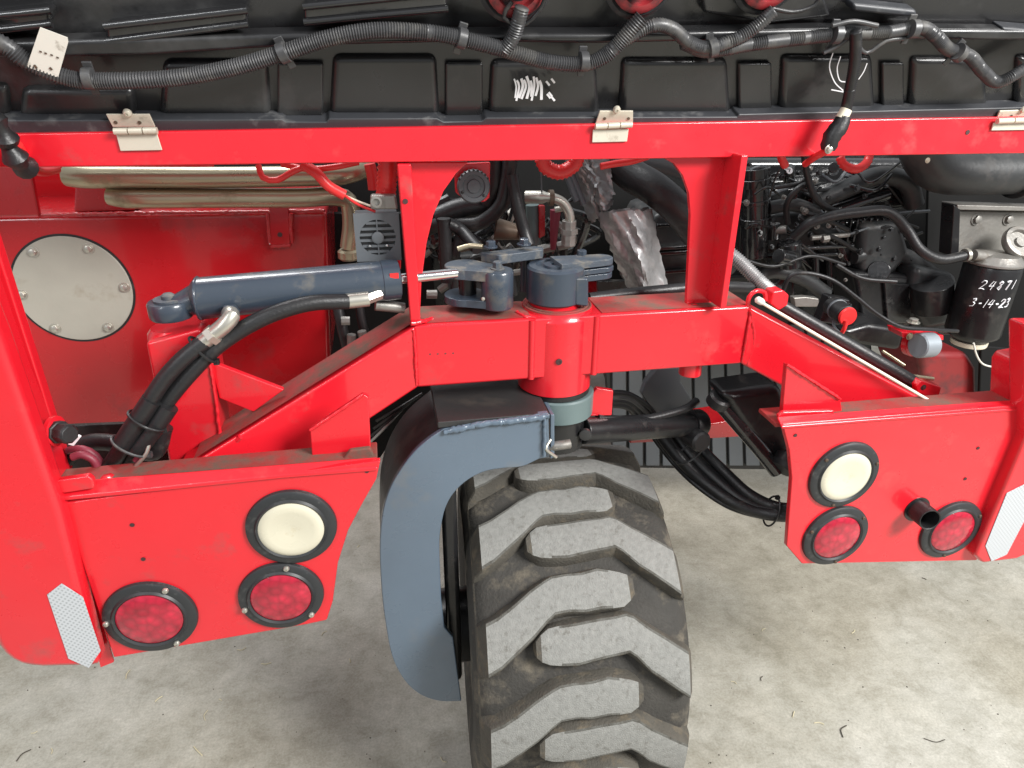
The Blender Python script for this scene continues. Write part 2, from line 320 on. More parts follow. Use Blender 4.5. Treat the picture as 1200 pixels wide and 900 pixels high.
# ---- short black pipe stub poking out of the right panel
o = P(1070, 597, .93)
g = G(); ax = Vector((-.12, -1, .10)).normalized(); g.lathe([(.0215, -.03), (.0215, .040), (.0205, .0415), (.0185, .0405), (.018, -.02), (0, -.02)], o + Vector((.008, 0, 0)), ax, 32); g.build('pipe_stub', 'rubber', T)
G().lathe([(.027, 0), (.027, .002), (.0215, .0022)], o + Vector((.008, 0, 0)), (0, -1, 0), 32).build('pipe_flange', 'black', T)

# ---- fenders
def arc(cx, cy, rx, ry, a0, a1, n): return [(cx + rx * math.cos(R(a0 + (a1 - a0) * k / n)), cy + ry * math.sin(R(a0 + (a1 - a0) * k / n))) for k in range(n + 1)]
lf = plate('rear_fender', [(-160, 80), (-62, 240), (0, 396), (22, 458), (72, 600), (118, 782), (50, 784)] + arc(40, 735, 50, 48, 95, 165, 5) + [(-60, 560), (-200, 300)], .908, .04, 'red', T, .012)
G().prism([P(0, 396, .948) + Vector((0, 0, .10)), P(0, 396, .948), P(72, 600, .948), P(118, 782, .948) , P(133, 776, .948), P(86, 608, .948), P(60, 545, .948), P(0, 370, .948)+ Vector((0, 0, .10))], (0, .004, 0)).build('inner_edge', 'red', lf)
# inner channel running up beside the tank
G().prism([PX(px, py, -.500) for px, py in ((-60, 240), (0, 402), (72, 600), (84, 560), (30, 420), (-25, 260))], (.003, 0, 0)).build('inner_flange', 'red', lf, .001)
xx = P(86, 557, 1.045).x - .005
G().box((xx - .02, .99, 1.25), (.02, .085, .50)).build('inner_channel', 'red', lf, .003)
G().box((xx - .012, 1.045, 1.25), (.035, .022, .50)).build('channel_return', 'red', lf, .004)
bp_ = P(62, 505, .965)
G().lathe([(.022, 0), (.022, .006), (.017, .008)], bp_, (1, -.2, 0), 24).build('washer', 'red', lf)
bb = G().lathe([(.017, .0), (.017, .012), (.0145, .013), (.0145, .030), (.012, .033)], bp_ + Vector((.004, -.002, 0)), (1, -.7, .1), 8).build('bumper_bolt', 'rubber', lf, .001)
rf = plate('rear_fender', [(1202, 380), (1260, 380), (1330, 470), (1330, 640), (1210, 648), (1192, 656), (1152, 661), (1143, 652), (1202, 512)], .908, .04, 'red', T, .008)
bolt(P(1193, 455, 1.0), (0, 0, 1), .02, .03, 'red', rf, 'bolt_head')
# post at right border
plate('corner_post', [(1186, 430), (1192, 421), (1230, 415), (1230, 480), (1183, 474)], .96, .05, 'red', T, .006)
def refl(pts, par):
    G().prism([P(x, y, .9065) for x, y in pts], (0, .0012, 0)).build('reflector', 'reflector', par, .0004, label=None)
refl([(55, 697), (72, 684), (97, 700), (118, 763), (104, 783), (80, 772)], lf)
refl([(1155, 640), (1180, 578), (1204, 566), (1204, 604), (1180, 650), (1162, 658)], rf)

# ---- hood rail and engine cover
rail = G().prism([P(-130, 159, 1.1), P(1330, 134, 1.1), P(1330, 178, 1.1), P(-130, 199, 1.1)], (0, .045, 0)).build('hood_rail', 'red', T, .003)
G().lathe([(.004, 0), (.0042, .0005), (0, .0005)], P(1134, 155, 1.0995), (0, -1, 0), 14).build('screw_hole', 'dark_mark', rail)

hood = G().prism([PH(-160, 160, -.03), PH(1360, 136, -.03), PH(1400, -140, -.03), PH(-200, -140, -.03)], -HN * .006).build('engine_cover', 'hood', T)
def hp(name, pts, off, th, mt='hood', bev=.004):
    return G().prism([PH(x, y, off) for x, y in pts], -HN * th).build(name, mt, hood, bev, seg=3)
hp('lip', [(-160, 142), (330, 140), (335, 143), (382, 143), (386, 139), (512, 139), (520, 143), (565, 142), (570, 138), (864, 137), (866, 134), (908, 133), (1360, 122), (1360, 137), (-160, 161)], -.001, .03, 'hood_lip', .002)
def bay(x0, x1, y0, y1, off=-.019, slope=4):
    hp('panel', [(x0 + slope, y0), (x1 - slope, y0), (x1, y1), (x0, y1)], off, .024, 'hood', .011)
    s = 14
for x0, x1, y0, y1 in ((-120, 12, 100, 140), (20, 160, 104, 140), (186, 318, 72, 138), (386, 516, 66, 138), (572, 704, 72, 137), (726, 858, 70, 135), (914, 1028, 66, 132), (1066, 1160, 68, 128), (1190, 1330, 66, 125)):
    bay(x0, x1, y0, y1)
for x0, x1, y1 in ((325, 379, 137), (522, 566, 137), (866, 905, 131), (1034, 1060, 130)):
    hp('recess_panel', [(x0, 74), (x1, 74), (x1, y1), (x0, y1)], -.021, .008, 'hood', .004)
# deeper shelf and ribs above the harness
hp('shelf', [(-200, 74), (170, 66), (345, 55), (560, 50), (700, 52), (960, 46), (1360, 50), (1360, 36), (960, 34), (700, 40), (345, 40), (-200, 56)], .004, .03, 'hood', .006)
def ridge(a, b, c, d):
    hp('rib', [a, b, c, d], -.002, .03, 'gloss', .006)
    for p, q in ((a, b), (d, c)): G().tube([PH(*p, -.001), PH(*q, -.001)], .0045, 14).build('rib_edge', 'gloss', hood)
ridge((122, 31), (290, 12), (291, 28), (124, 49))
ridge((355, 8), (524, -9), (525, 10), (356, 26))
ridge((-120, 30), (60, 12), (61, 28), (-120, 48))

hp('rib', [(1000, 4), (1075, 12), (1075, 22), (1000, 14)], .002, .03, 'hood_lip', .005)
hp('rib', [(1175, 32), (1330, 44), (1330, 52), (1175, 40)], .002, .03, 'hood_lip', .004)
hp('rib', [(820, -20), (960, -24), (975, 20), (905, 28), (825, 16)], -.012, .02, 'hood', .006)
# backs of the lamps let into the cover
for cx, cy in ((604, -22), (750, -26), (900, -30)):
    e = empty('cover_lamp', PH(cx, cy, 0), T)
    for nm, pf, mt in (('housing', [(.042, -.01), (.042, .012), (.036, .016), (.030, .016), (.028, .008), (0, .008)], 'dim_red'), ('socket', [(.016, .008), (.016, .026), (.012, .03), (0, .03)], 'black')):
        ob = G().lathe(pf, (0, 0, 0), HN, 32).build(nm, mt, e)
    hr = G().lathe([(.052, -.008), (.052, .004), (.046, .008), (.042, .004)], (0, 0, 0), HN, 36).build('gasket_ring', 'ring', e)

# hinges
def hinge(u, k, l, n=3):
    e = empty('hinge', (0, 0, 0), T)
    G().prism([PH(x, y, .004) for x, y in u], -HN * .003).build('upper_leaf', 'hinge', e, .0008)
    G().prism([P(x, y, 1.0955) for x, y in l], (0, .003, 0)).build('lower_leaf', 'hinge', e, .0008)
    (x0, y0), (x1, y1) = k
    for j in range(n):
        t0 = (j + .04) / n; t1 = (j + .96) / n
        G().cyl(P(x0 + (x1 - x0) * t0, y0 + (y1 - y0) * t0, 1.091), P(x0 + (x1 - x0) * t1, y0 + (y1 - y0) * t1, 1.091), .0048, n=14).build('knuckle', 'hinge', e)
    cx = (u[0][0] + u[1][0]) / 2; cy = (u[0][1] + u[2][1]) / 2
    screw(PH(cx, u[0][1] - 2, .004), HN, .006, 'hinge', e)
    for dx in (-14, 14): G().lathe([(.0025, 0), (.0025, .0006), (0, .0006)], PH(cx + dx, cy + 2, .0045), HN, 10).build('rivet', 'brown', e)
hinge([(124, 134), (175, 134), (182, 149), (132, 149)], ((133, 154), (185, 153)), [(136, 158), (184, 157), (190, 176), (141, 177)])
hinge([(703, 130), (742, 130), (742, 144), (698, 145)], ((697, 148), (741, 146)), [(695, 152), (737, 151), (735, 166), (694, 167)])
hinge([(1172, 130), (1226, 128), (1226, 138), (1168, 139)], ((1168, 142), (1226, 140)), [(1165, 144), (1226, 142), (1226, 152), (1162, 153)])

# stickers and scribbles on the cover
st = G().prism([PH(x, y, .030) for x, y in ((47, 32), (79, 44), (80, 49), (68, 91), (33, 79), (32, 76))], -HN * .0008).build('tag', 'tag', T, label='soiled white tag hanging on the cable harness')
g = G()
for x, y in ((46, 60), (52, 62), (59, 64), (66, 67)): ribbon(g, [PH(x, y, .0308), PH(x + 3, y + 1, .0308)], .002, HN, .0002)
ribbon(g, [PH(40, 76, .0308), PH(43, 80, .0308)], .003, HN, .0002); ribbon(g, [PH(58, 79, .0308), PH(61, 82, .0308)], .003, HN, .0002)
g.build('print', 'brown', st)
g = G(); random.seed(3)
for k in range(9):
    x = 603 + k * 3.6; ribbon(g, smooth([PH(x + random.uniform(-1, 1), 90 + random.uniform(-1, 5), -.004), PH(x + 2.2 + random.uniform(-1, 1), 101, -.004), PH(x + random.uniform(-3, 3), 113 + random.uniform(-4, 5), -.004)], .004), random.uniform(.0022, .0042), HN, .0006)
for x, y in ((640, 95), (646, 92), (641, 110), (646, 113), (643, 108)): ribbon(g, [PH(x, y, -.004), PH(x + 4, y + 5, -.004)], .003, HN, .0006)
g.build('sticker_residue', 'white', hood)
g = G()
for pts in ([(976, 62), (972, 78), (978, 96), (988, 106)], [(985, 66), (981, 80), (984, 94), (992, 96)], [(1016, 74), (1012, 84), (1006, 93)], [(974, 105), (990, 108)]):
    ribbon(g, smooth([PH(x, y, -.005) for x, y in pts], .004), .0016, HN, .0005)
g.build('chalk_scribble', 'white', hood)

# harness along the cover
def PHs(off, *pts): return [PH(x, y, off) for x, y in pts]
hz = empty('cable_harness', PH(600, 60, .02), T); hz_inv = hz.location.copy()
def hh(o): o.parent = hz; o.location = -hz_inv; return o
hh(loom('corrugated_tube', PHs(.020, (-60, 30), (0, 50), (32, 72), (75, 90), (112, 95), (200, 92), (270, 80), (332, 62), (385, 45), (440, 36), (500, 38), (540, 45), (590, 58), (640, 72), (682, 75), (705, 68), (722, 54), (752, 20)), .0105))
hh(loom('corrugated_tube', PHs(.022, (590, 60), (602, 42), (612, 8)), .010))
hh(loom('corrugated_tube', PHs(.018, (700, 70), (735, 45), (765, 30), (788, 34), (808, 50), (830, 56), (862, 46), (885, 32), (907, 12)), .0095))
hh(loom('corrugated_tube', PHs(.014, (800, 50), (830, 60), (880, 52), (940, 45), (988, 40), (1040, 38), (1078, 32), (1096, 42), (1112, 58), (1136, 66), (1152, 84), (1170, 96), (1202, 80), (1240, 60)), .0095))
hh(loom('corrugated_tube', PHs(.030, (1003, 36), (1002, 70), (996, 105), (991, 130)), .0085, 'rubber'))
hh(hose('cable', PHs(.02, (600, 2), (590, 20), (612, 30), (634, 10), (640, -10)), .003, 'rubber'))
hh(hose('cable', PHs(.02, (905, 10), (930, 14), (955, 6), (962, -8)), .003, 'rubber'))
hh(hose('cable', PHs(.02, (1000, 45), (1015, 62), (1038, 48), (1060, 45)), .003, 'loom'))
hh(hose('cable', PHs(.02, (1000, 40), (985, 52), (965, 62)), .003, 'loom'))
hh(hose('cable', PHs(.022, (975, 30), (1000, 25), (1028, 30)), .0035, 'loom'))
def clamp(px, py, tilt, off=.02, L=26):
    c = PH(px, py, off); t = (PH(px + math.cos(tilt) * 10, py + math.sin(tilt) * 10, off) - c).normalized(); n = HN; s_ = t.cross(n).normalized()
    g = G(); g.lathe([(.0125, -.006), (.0135, -.006), (.0135, .006), (.0125, .006)], c, t, 20)
    Rm = Matrix((t, s_, n)).transposed(); g.box(c - n * .012 , (.012, L * .0013, .004), Rm); g.box(c + s_ * .018 - n * .006, (.010, .012, .003), Rm)
    hh(g.build('clip', 'loom', None, .001))
for q in ((104, 92, 0), (332, 62, -.4), (541, 45, .3), (684, 72, 0), (835, 56, -.3), (980, 40, 0), (1070, 34, 0), (1124, 62, .7)): clamp(*q)
bolt(PH(1124, 60, .034), HN, .005, .004, 'steel', None).parent = hz; hz.children[-1].location = -hz_inv
# left dangling connector and the plug hanging in front of the rail
cn = empty('cable_connector', P(980, 150, 1.05), T); ci = cn.location.copy()
def cc(o): o.parent = cn; o.location = -ci; return o
cc(G().cyl(P(992, 128, 1.06), P(986, 139, 1.06), .009, .010, 14).build('tape_wrap', 'ivory'))
cc(G().tube(smooth(PP((989, 136, 1.06), (984, 148, 1.06), (975, 160, 1.06), (970, 176, 1.06))), .014, 12, rf=lambda i: [.011, .013, .014, .015, .014, .015, .013, .014][i % 8]).build('connector_body', 'rubber'))
cc(bolt(P(971, 175, 1.05), (0, -1, 0), .005, .006, 'steel', None))
cc(hose('wire', PP((970, 176, 1.06), (955, 184, 1.1), (944, 192, 1.16)), .006, 'red_plastic'))
cn['label'] = 'taped black plug hanging in front of the rail at right'
c2 = G().tube(smooth(PP((-30, 120, 1.05), (0, 150, 1.05), (10, 172, 1.06), (22, 190, 1.07), (30, 196, 1.09))), .015, 12, rf=lambda i: .013 + .004 * math.sin(i * 1.7)).build('cable_connector', 'rubber', T, label='black taped plug hanging over the rail at the left border')
hose('cable', PP((20, 170, 1.08), (36, 196, 1.12), (52, 201, 1.16), (66, 198, 1.2)), .007, 'red_plastic', T)

# ---- posts with arch plates between rail and beam
lp = plate('arch_plate', [(476, 190), (549, 190), (535, 203), (520, 224), (508, 252), (500, 285), (494, 330), (492, 377), (484, 378)], 1.125, .010, 'red', T, .002)
G().prism([P(465, 192, 1.098), P(482, 192, 1.098), P(493, 376, 1.098), P(481, 378, 1.098)], (0, .03, 0)).build('post_flange', 'red', lp, .003)
G().lathe([(.004, 0), (.0042, .0005), (0, .0005)], P(475, 236, 1.097), (0, -1, 0), 12).build('screw_hole', 'dark_mark', lp)
rp = plate('arch_plate', [(776, 184), (790, 192), (800, 206), (807, 226), (809, 252), (807, 300), (804, 358), (846, 358), (868, 184)], 1.125, .010, 'red', T, .002)
G().prism([P(869, 182, 1.07), P(877, 182, 1.07), P(851, 362, 1.07), P(844, 362, 1.07)], (0, .056, 0)).build('post_flange', 'red', rp, .002)
weld(PP((481, 379, 1.095), (494, 377, 1.10), (506, 374, 1.12)), .004, lp); weld(PP((806, 359, 1.118), (846, 359, 1.118)), .004, rp)

# ---- steering beam across the machine with its pivot boss
zt, zb = 1.192, 1.076; xa = P(484, 378, 1.095).x; xb = P(880, 362, 1.095).x; xc = P(655, 400, 1.13).x; YB = 1.155
beam = G().prism([(xa, 1.095, zb), (xb, 1.095, zb), (xb, 1.095, zt), (xa, 1.095, zt)], (0, .1, 0)).build('axle_beam', 'red', T, .005, 3)
def armp(i0, o0): pass
def arm(pin, pout, nm):
    (a_t, a_b), (b_t, b_b) = pin, pout
    d = Vector((0, .1, 0))
    G().prism([a_t, b_t, b_b, a_b], d).build(nm, 'red', beam, .005, 3)
arm((Vector((xa + .003, 1.0945, zt - .001)), Vector((xa + .003, 1.0945, zb + .001))), (P(205, 556, .995), P(205, 556, .995) - Vector((0, 0, .125))), 'beam_arm')
arm((Vector((xb - .003, 1.0945, zt - .001)), Vector((xb - .003, 1.0945, zb + .001))), (P(1105, 480, .995), P(1105, 480, .995) - Vector((0, 0, .125))), 'beam_arm')
# dusty upper faces
def topskin(pts, nm='dusty_top'):
    G().prism(pts, (0, 0, -.001)).build(nm, 'dirty_red', beam)
ez = .0015
topskin([(xa, 1.104, zt + ez), (xc - .06, 1.104, zt + ez), (xc - .06, 1.19, zt + ez), (xa, 1.19, zt + ez)])
topskin([(xc + .07, 1.104, zt + ez), (xb, 1.104, zt + ez), (xb, 1.19, zt + ez), (xc + .07, 1.19, zt + ez)])
q = P(225, 543, .995)
G().add([(xa - .002, 1.104, zt + ez), (xa - .002, 1.19, zt + ez), (q.x, q.y + .095, q.z + ez), (q.x, q.y + .010, q.z + ez)], [(0, 1, 2, 3)]).build('dusty_top', 'dirty_red', beam)
weld([(xa, 1.094, zt - .006), (xa + .001, 1.092, (zt + zb) / 2), (xa, 1.094, zb + .006)], .0032, beam); weld([(xb, 1.094, zt - .006), (xb, 1.092, (zt + zb) / 2), (xb, 1.094, zb + .006)], .0032, beam)
# boss
rb = .0695; zb0 = P(655, 468, YB - rb).z; zt0 = zt + .004
boss = G().lathe([(rb - .004, zb0), (rb, zb0 + .003), (rb, zt0 - .014), (rb - .004, zt0 - .010), (rb - .006, zt0), (rb - .013, zt0 + .001), (rb - .014, zt0 - .003), (.044, zt0 - .003), (.044, zt0 + .03), (0, zt0 + .03)], (xc, YB, 0), (0, 0, 1), 64).build('pivot_boss', 'red', beam)
G().lathe([(rb - .012, zt0 + .0012), (rb - .0125, zt0 + .004), (rb - .017, zt0 + .004), (rb - .018, zt0 + .0012)], (xc, YB, 0), (0, 0, 1), 48).build('seal_ring', 'dirty_red', beam)
G().lathe([(rb - .006, zt0 + .0005), (rb - .0065, zt0 + .0025), (rb - .0095, zt0 + .0025), (rb - .010, zt0 + .0005)], (xc, YB, 0), (0, 0, 1), 48).build('seal_ring', 'dirty_red', beam)
G().lathe([(rb - .0065, zt0 + .0012), (rb - .0065, zt0 + .0018), (.0455, zt0 + .0018), (.0455, zt0 + .0012)], (xc, YB, 0), (0, 0, 1), 48).build('dusty_top', 'dirty_red', beam)
for sx in (-1, 1):
    G().tube([(xc + sx * .0590, 1.0965, zt - .002), (xc + sx * .0590, 1.0965, zb + .001)], .006, 16).build('weld_fillet', 'red', beam)
weld([(xc - .080, 1.13, zt + .001), (xc - .070, 1.105, zt + .001), (xc - .052, 1.098, zt + .001)], .0035, beam)
G().lathe([(.006, 0), (.006, .0012), (.003, .0016), (.0025, .0005), (0, .0005)], P(655, 424, YB - rb + .0005), (0, -1, 0), 16).build('grease_port', 'dark_mark', beam)
g = G()
for k in range(4): g.cyl(P(504 + k * 9, 415 - k * .4, 1.0952), P(504 + k * 9, 415 - k * .4, 1.0946), .0016, n=8)
g.build('stamped_dots', 'dark_mark', beam)
# gussets standing on the ledges
g1 = plate('gusset', [(366, 540), (363, 504), (426, 462), (432, 466), (435, 537)], .975, .012, 'red', beam, .002)
g2 = plate('gusset', [(922, 427), (916, 495), (988, 488), (985, 468)], .970, .012, 'red', beam, .002)
weld(PP((363, 504, .973), (395, 483, .973), (426, 462, .973)), .003, beam); weld(PP((922, 427, .968), (955, 448, .968), (985, 468, .968)), .003, beam)
weld(PP((880, 364, 1.092), (884, 400, 1.092), (876, 428, 1.092)), .0028, beam); weld(PP((915, 494, .968), (950, 491, .968), (985, 488, .968)), .003, beam); weld(PP((366, 538, .973), (400, 537, .973), (434, 535, .973)), .003, beam)
plate('foot_plate', [(912, 488), (918, 483), (978, 481), (978, 489), (914, 497)], .950, .01, 'red', beam, .003)
plate('foot_plate', [(402, 538), (410, 528), (434, 525), (438, 534), (436, 545), (404, 549)], .955, .01, 'dirty_red', beam, .003)
# round spigot under the right half
G().cyl(P(808, 438, 1.14), P(808, 438, 1.14) + Vector((0, 0, .04)), .022, n=28).build('spigot', 'red', beam, .002)

# ---- pedestal for the cylinder at left
ped = plate('cylinder_pedestal', [(170, 402), (234, 385), (243, 400), (254, 470), (262, 556), (200, 560), (190, 500)], 1.06, .09, 'red', T, .006)
c0 = P(203, 395, 1.105)
G().lathe([(.040, -.03), (.038, .0), (.036, .022), (.030, .030)], c0 - Vector((0, 0, .012)), (0, 0, 1), 32).build('boss', 'red', ped)
G().prism([P(246, 424, 1.07), P(333, 457, 1.07), P(297, 483, 1.07), P(257, 467, 1.07)], (0, .012, 0)).build('gusset', 'red', ped, .002)
weld(PP((250, 528, 1.055), (268, 522, 1.03), (282, 512, 1.02)), .004, ped); weld(PP((243, 410, 1.06), (253, 470, 1.058), (259, 520, 1.056)), .003, ped)

# ---- steering cylinder
cyl = empty('steering_cylinder', P(350, 340, 1.09), T); cyi = cyl.location.copy()
def cy(o): o.parent = cyl; o.location = -cyi; return o
A = P(232, 350, 1.08); B = P(468, 327, 1.12); ax = (B - A).normalized(); rc = .0325
cy(G().lathe([(.018, -.012), (.026, -.006), (rc, .0), (rc, (B - A).length - .03), (rc + .0012, (B - A).length - .029), (rc + .0012, (B - A).length - .002), (rc - .004, (B - A).length), (.014, (B - A).length + .001)], A, ax, 40).build('barrel', 'dark_blue'))
cy(G().cyl(B, P(535, 320, 1.14), .0088, n=20).build('rod', 'chrome'))
E0 = P(200, 362, 1.075)
cy(G().lathe([(.030, -.013), (.032, -.010), (.032, .010), (.030, .013), (.024, .0135), (0, .0135)], E0, (0, 0, 1), 36).build('rod_eye', 'dark_blue'))
cy(G().cyl(E0, A, .016, .024, 20).build('eye_neck', 'dark_blue'))
cy(G().lathe([(.022, .0138), (.022, .017), (.010, .017), (.010, .022), (.006, .025), (0, .025)], E0, (0, 0, 1), 24).build('pin', 'dusty_blue'))
w1 = weld([A + ax * .002 + ax.orthogonal().normalized().cross(ax) * 0 + (Vector((0, -math.cos(t), math.sin(t))) * (rc - .001)) for t in [x * .5 for x in range(-3, 6)]], .003, None, 'dark_blue'); cy(w1)
F0 = P(270, 366, 1.045)
cy(G().lathe([(.013, -.01), (.013, .008), (.010, .010)], F0, (0, -1, .2), 6).build('port', 'dark_blue'))
cy(G().tube(smooth([F0 + Vector((0, -.005, 0)), P(271, 371, 1.025), P(262, 382, 1.02), P(238, 401, 1.02)]), .0125, 14).build('hose_fitting', 'steel'))
cy(G().cyl(P(252, 390, 1.02), P(246, 395, 1.02), .0155, n=6).build('nut', 'steel'))
cy(G().cyl(P(405, 353, 1.075), P(432, 350, 1.08), .0125, n=18).build('hose_fitting', 'steel')); cy(G().cyl(P(430, 350, 1.08), P(446, 344, 1.09), .0095, n=6).build('nut', 'steel'))
cy(G().cyl(P(440, 357, 1.12), P(474, 361, 1.125), .010, .009, n=16).build('hose_fitting', 'alu')); 
cy(G().lathe([(.012, -.012), (.012, .006), (.008, .008)], P(425, 342, 1.09), (0, -1, -.1), 6).build('port', 'steel'))
cy(G().box(P(462, 323, 1.09), (.014, .006, .008)).build('weld_tab', 'red_plastic'))

# ---- hydraulic hoses left
hose('hydraulic_hose', PP((240, 400, 1.02), (215, 420, 1.01), (192, 445, 1.005), (168, 482, 1.0), (148, 516, 1.0), (120, 560, 1.03)), .0125, 'rubber', T, 16)
hose('hydraulic_hose', PP((408, 353, 1.075), (360, 356, 1.06), (310, 372, 1.045), (262, 400, 1.03), (228, 432, 1.02), (196, 470, 1.015), (168, 512, 1.01), (140, 560, 1.04)), .0125, 'rubber', T, 16)
hs = G(); sl = smooth(PP((178, 468, 1.0), (162, 492, .998), (142, 522, .998))); hs.tube(sl, .0145, 16); sl = smooth(PP((198, 476, 1.005), (182, 500, 1.003), (160, 528, 1.003))); hs.tube(sl, .0145, 16); hs.build('hose_sleeve', 'rubber', T)
def tie(px, py, Y, t, rx=.03, ry=.017, mt='rubber'):
    c = P(px, py, Y); tv = (P(px + math.cos(t) * 10, py + math.sin(t) * 10, Y) - c).normalized(); s_ = tv.cross(Vector((0, 1, 0))).normalized(); n = s_.cross(tv)
    pts = [c + s_ * rx * math.cos(a * math.pi / 12) + n * ry * math.sin(a * math.pi / 12) for a in range(25)]
    g = G().tube(pts, .0022, 6); g.box(c - s_ * (-rx) , (.008, .008, .008)); return g.build('cable_tie', mt, T)
tie(238, 410, 1.022, R(140), .026, .016); tie(172, 493, 1.0, R(122), .028, .019); tie(153, 523, 1.0, R(122), .029, .019, 'loom')

# ---- tank with round access cover
tank = G().prism([P(-140, 256, 1.35), P(383, 247, 1.35), P(388, 420, 1.35), P(360, 500, 1.35), P(-140, 508, 1.35)], (0, .5, 0)).build('hydraulic_tank', 'red_in', T, .010, 3)
cp = P(87, 339, 1.35); rr = (P(156, 339, 1.35) - P(17, 339, 1.35)).length / 2
G().lathe([(rr, 0), (rr, .003), (rr - .001, .004), (0, .0042)], cp, (0, -1, 0), 72).build('access_cover', 'cream', tank, label='round mottled cream cover plate held by six bolts')
G().lathe([(rr + .004, 0), (rr + .004, .0012), (rr, .0012)], cp, (0, -1, 0), 72).build('gasket', 'rubber', tank)
for x, y in ((38, 293), (105, 290), (147, 336), (128, 383), (63, 390), (19, 345)):
    d = P(x, y, 1.35) - cp; bolt(cp + d.normalized() * (rr - .012) + Vector((0, -.004, 0)), (0, -1, 0), .0068, .006, 'steel', tank)
plate('latch_plate', [(315, 242), (338, 242), (340, 286), (317, 288)], 1.338, .011, 'red_in', tank, .002)
G().lathe([(.0045, 0), (.0045, .0005), (0, .0005)], P(328, 275, 1.3378), (0, -1, 0), 14).build('screw_hole', 'dark_mark', tank)
weld(PP((314, 250, 1.34), (315, 268, 1.34), (316, 286, 1.34)), .004, tank, 'red_in'); weld(PP((318, 289, 1.34), (330, 288, 1.34), (341, 287, 1.34)), .004, tank, 'red_in'); weld(PP((341, 250, 1.34), (341, 268, 1.34), (342, 285, 1.34)), .004, tank, 'red_in')
weld(PP((45, 252, 1.348), (140, 250, 1.348), (240, 249, 1.348), (380, 247, 1.348)), .0035, tank, 'red_in')
plate('side_wall', [(-140, 180), (32, 180), (46, 253), (-140, 257)], 1.34, .012, 'red_in', T, .003)
plate('rear_wall', [(-60, 150), (250, 150), (250, 258), (-60, 262)], 1.55, .01, 'red_in', T)
plate('filler_box', [(88, 214), (145, 216), (158, 247), (86, 249)], 1.36, .1, 'red_in', T, .004)
# vertical shield right of the tank
# ---- bronze-coloured pipes
pp = smooth(PP((80, 206, 1.26), (100, 208, 1.25), (130, 208, 1.25), (250, 208, 1.25), (370, 206, 1.26), (405, 204, 1.27), (430, 196, 1.30)), .01)
G().tube(pp, .0172, 20).build('coolant_pipe', 'bronze', T)
pp = smooth(PP((130, 229, 1.26), (146, 232, 1.253), (170, 232.5, 1.25), (260, 232, 1.255), (350, 232, 1.26), (388, 230, 1.27), (408, 236, 1.28), (412, 262, 1.285), (409, 290, 1.29)), .01)
G().tube(pp, .0165, 20).build('coolant_pipe', 'bronze', T)
G().lathe([(.0165, 0), (.021, .004), (.021, .016), (.0165, .02)], P(410, 304, 1.29), (0, 0, 1), 20).build('pipe_nut', 'bronze', T)
hose('red_wire', PP((303, 194, 1.18), (308, 208, 1.17), (325, 211, 1.17), (345, 200, 1.17), (365, 194, 1.18)), .005, 'red_plastic', T)
hose('red_wire', PP((355, 192, 1.17), (372, 204, 1.16), (385, 218, 1.16), (404, 229, 1.16)), .0085, 'red_plastic', T)
hose('red_wire', PP((330, 192, 1.19), (360, 198, 1.18), (390, 196, 1.18), (420, 190, 1.19)), .005, 'red_plastic', T)
hose('thin_wire', PP((404, 229, 1.16), (420, 240, 1.155), (440, 248, 1.15)), .0022, 'red_plastic', T); hose('thin_wire', PP((404, 229, 1.165), (422, 237, 1.16), (442, 244, 1.15)), .0018, 'ivory', T)
loom('red_coil_hose', PP((454, 180, 1.16), (454, 200, 1.16), (453, 218, 1.165), (452, 232, 1.17)), .016, 'red_plastic', T, .008)
hose('red_cable', PP((433, 192, 1.25), (436, 205, 1.25), (438, 222, 1.25)), .010, 'red_plastic', T)

# ---- reversing alarm
al = empty('reversing_alarm', P(442, 277, 1.14), T); ai = al.location.copy()
def aa(o): o.parent = al; o.location = -ai; return o
x0 = P(416, 278, 1.14).x; x1 = P(469, 278, 1.14).x; z1 = P(442, 250, 1.14).z; z0 = P(442, 306, 1.14).z; ac = Vector(((x0 + x1) / 2, 1.14, (z0 + z1) / 2)); hw = (x1 - x0) / 2; hh_ = (z1 - z0) / 2
aa(G().box(ac + Vector((0, .025, 0)), (hw * 2 - .004, .04, hh_ * 2 - .004)).build('case', 'grey', None, .003))
g = G(); nn = 32; ro = hw * .80
outer = []; inner = []
for k in range(nn):
    a_ = 2 * math.pi * k / nn; c_, s_ = math.cos(a_), math.sin(a_); m_ = max(abs(c_), abs(s_)); outer.append(ac + Vector((c_ / m_ * hw, 0, s_ / m_ * hh_))); inner.append(ac + Vector((c_ * ro, 0, s_ * ro)))
vs = outer + inner + [v + Vector((0, .006, 0)) for v in outer + inner]
fs = []
for k in range(nn):
    j = (k + 1) % nn; fs += [(k, j, nn + j, nn + k), (2 * nn + k, 3 * nn + k, 3 * nn + j, 2 * nn + j), (k, 2 * nn + k, 2 * nn + j, j), (nn + k, nn + j, 3 * nn + j, 3 * nn + k)]
g.add(vs, fs); aa(g.build('face_frame', 'grey'))
for k in range(6):
    zz = (k - 2.5) / 3.1 * ro; ww = math.sqrt(max(0, ro * ro - zz * zz)); aa(G().box(ac + Vector((0, .003, zz)), (2 * ww, .005, ro * .14)).build('grille_bar', 'grey'))
aa(G().box(ac + Vector((0, .0025, 0)), (ro * .07, .006, ro * 2)).build('grille_bar', 'grey'))
aa(G().lathe([(ro * .34, 0), (ro * .33, .004), (ro * .25, .005), (0, .005)], ac + Vector((0, .001, 0)), (0, -1, 0), 24).build('hub_cap', 'grey'))
G_ = G().box(ac + Vector((0, .0052, 0)), (ro * 2.05, .0015, ro * 2.05)); aa(G_.build('speaker_backing', 'rubber'))
for sx in (-1, 1): aa(screw(ac + Vector((sx * ro * .47, -.001, -ro * .45)), (0, -1, 0), .0028, 'chrome', None))
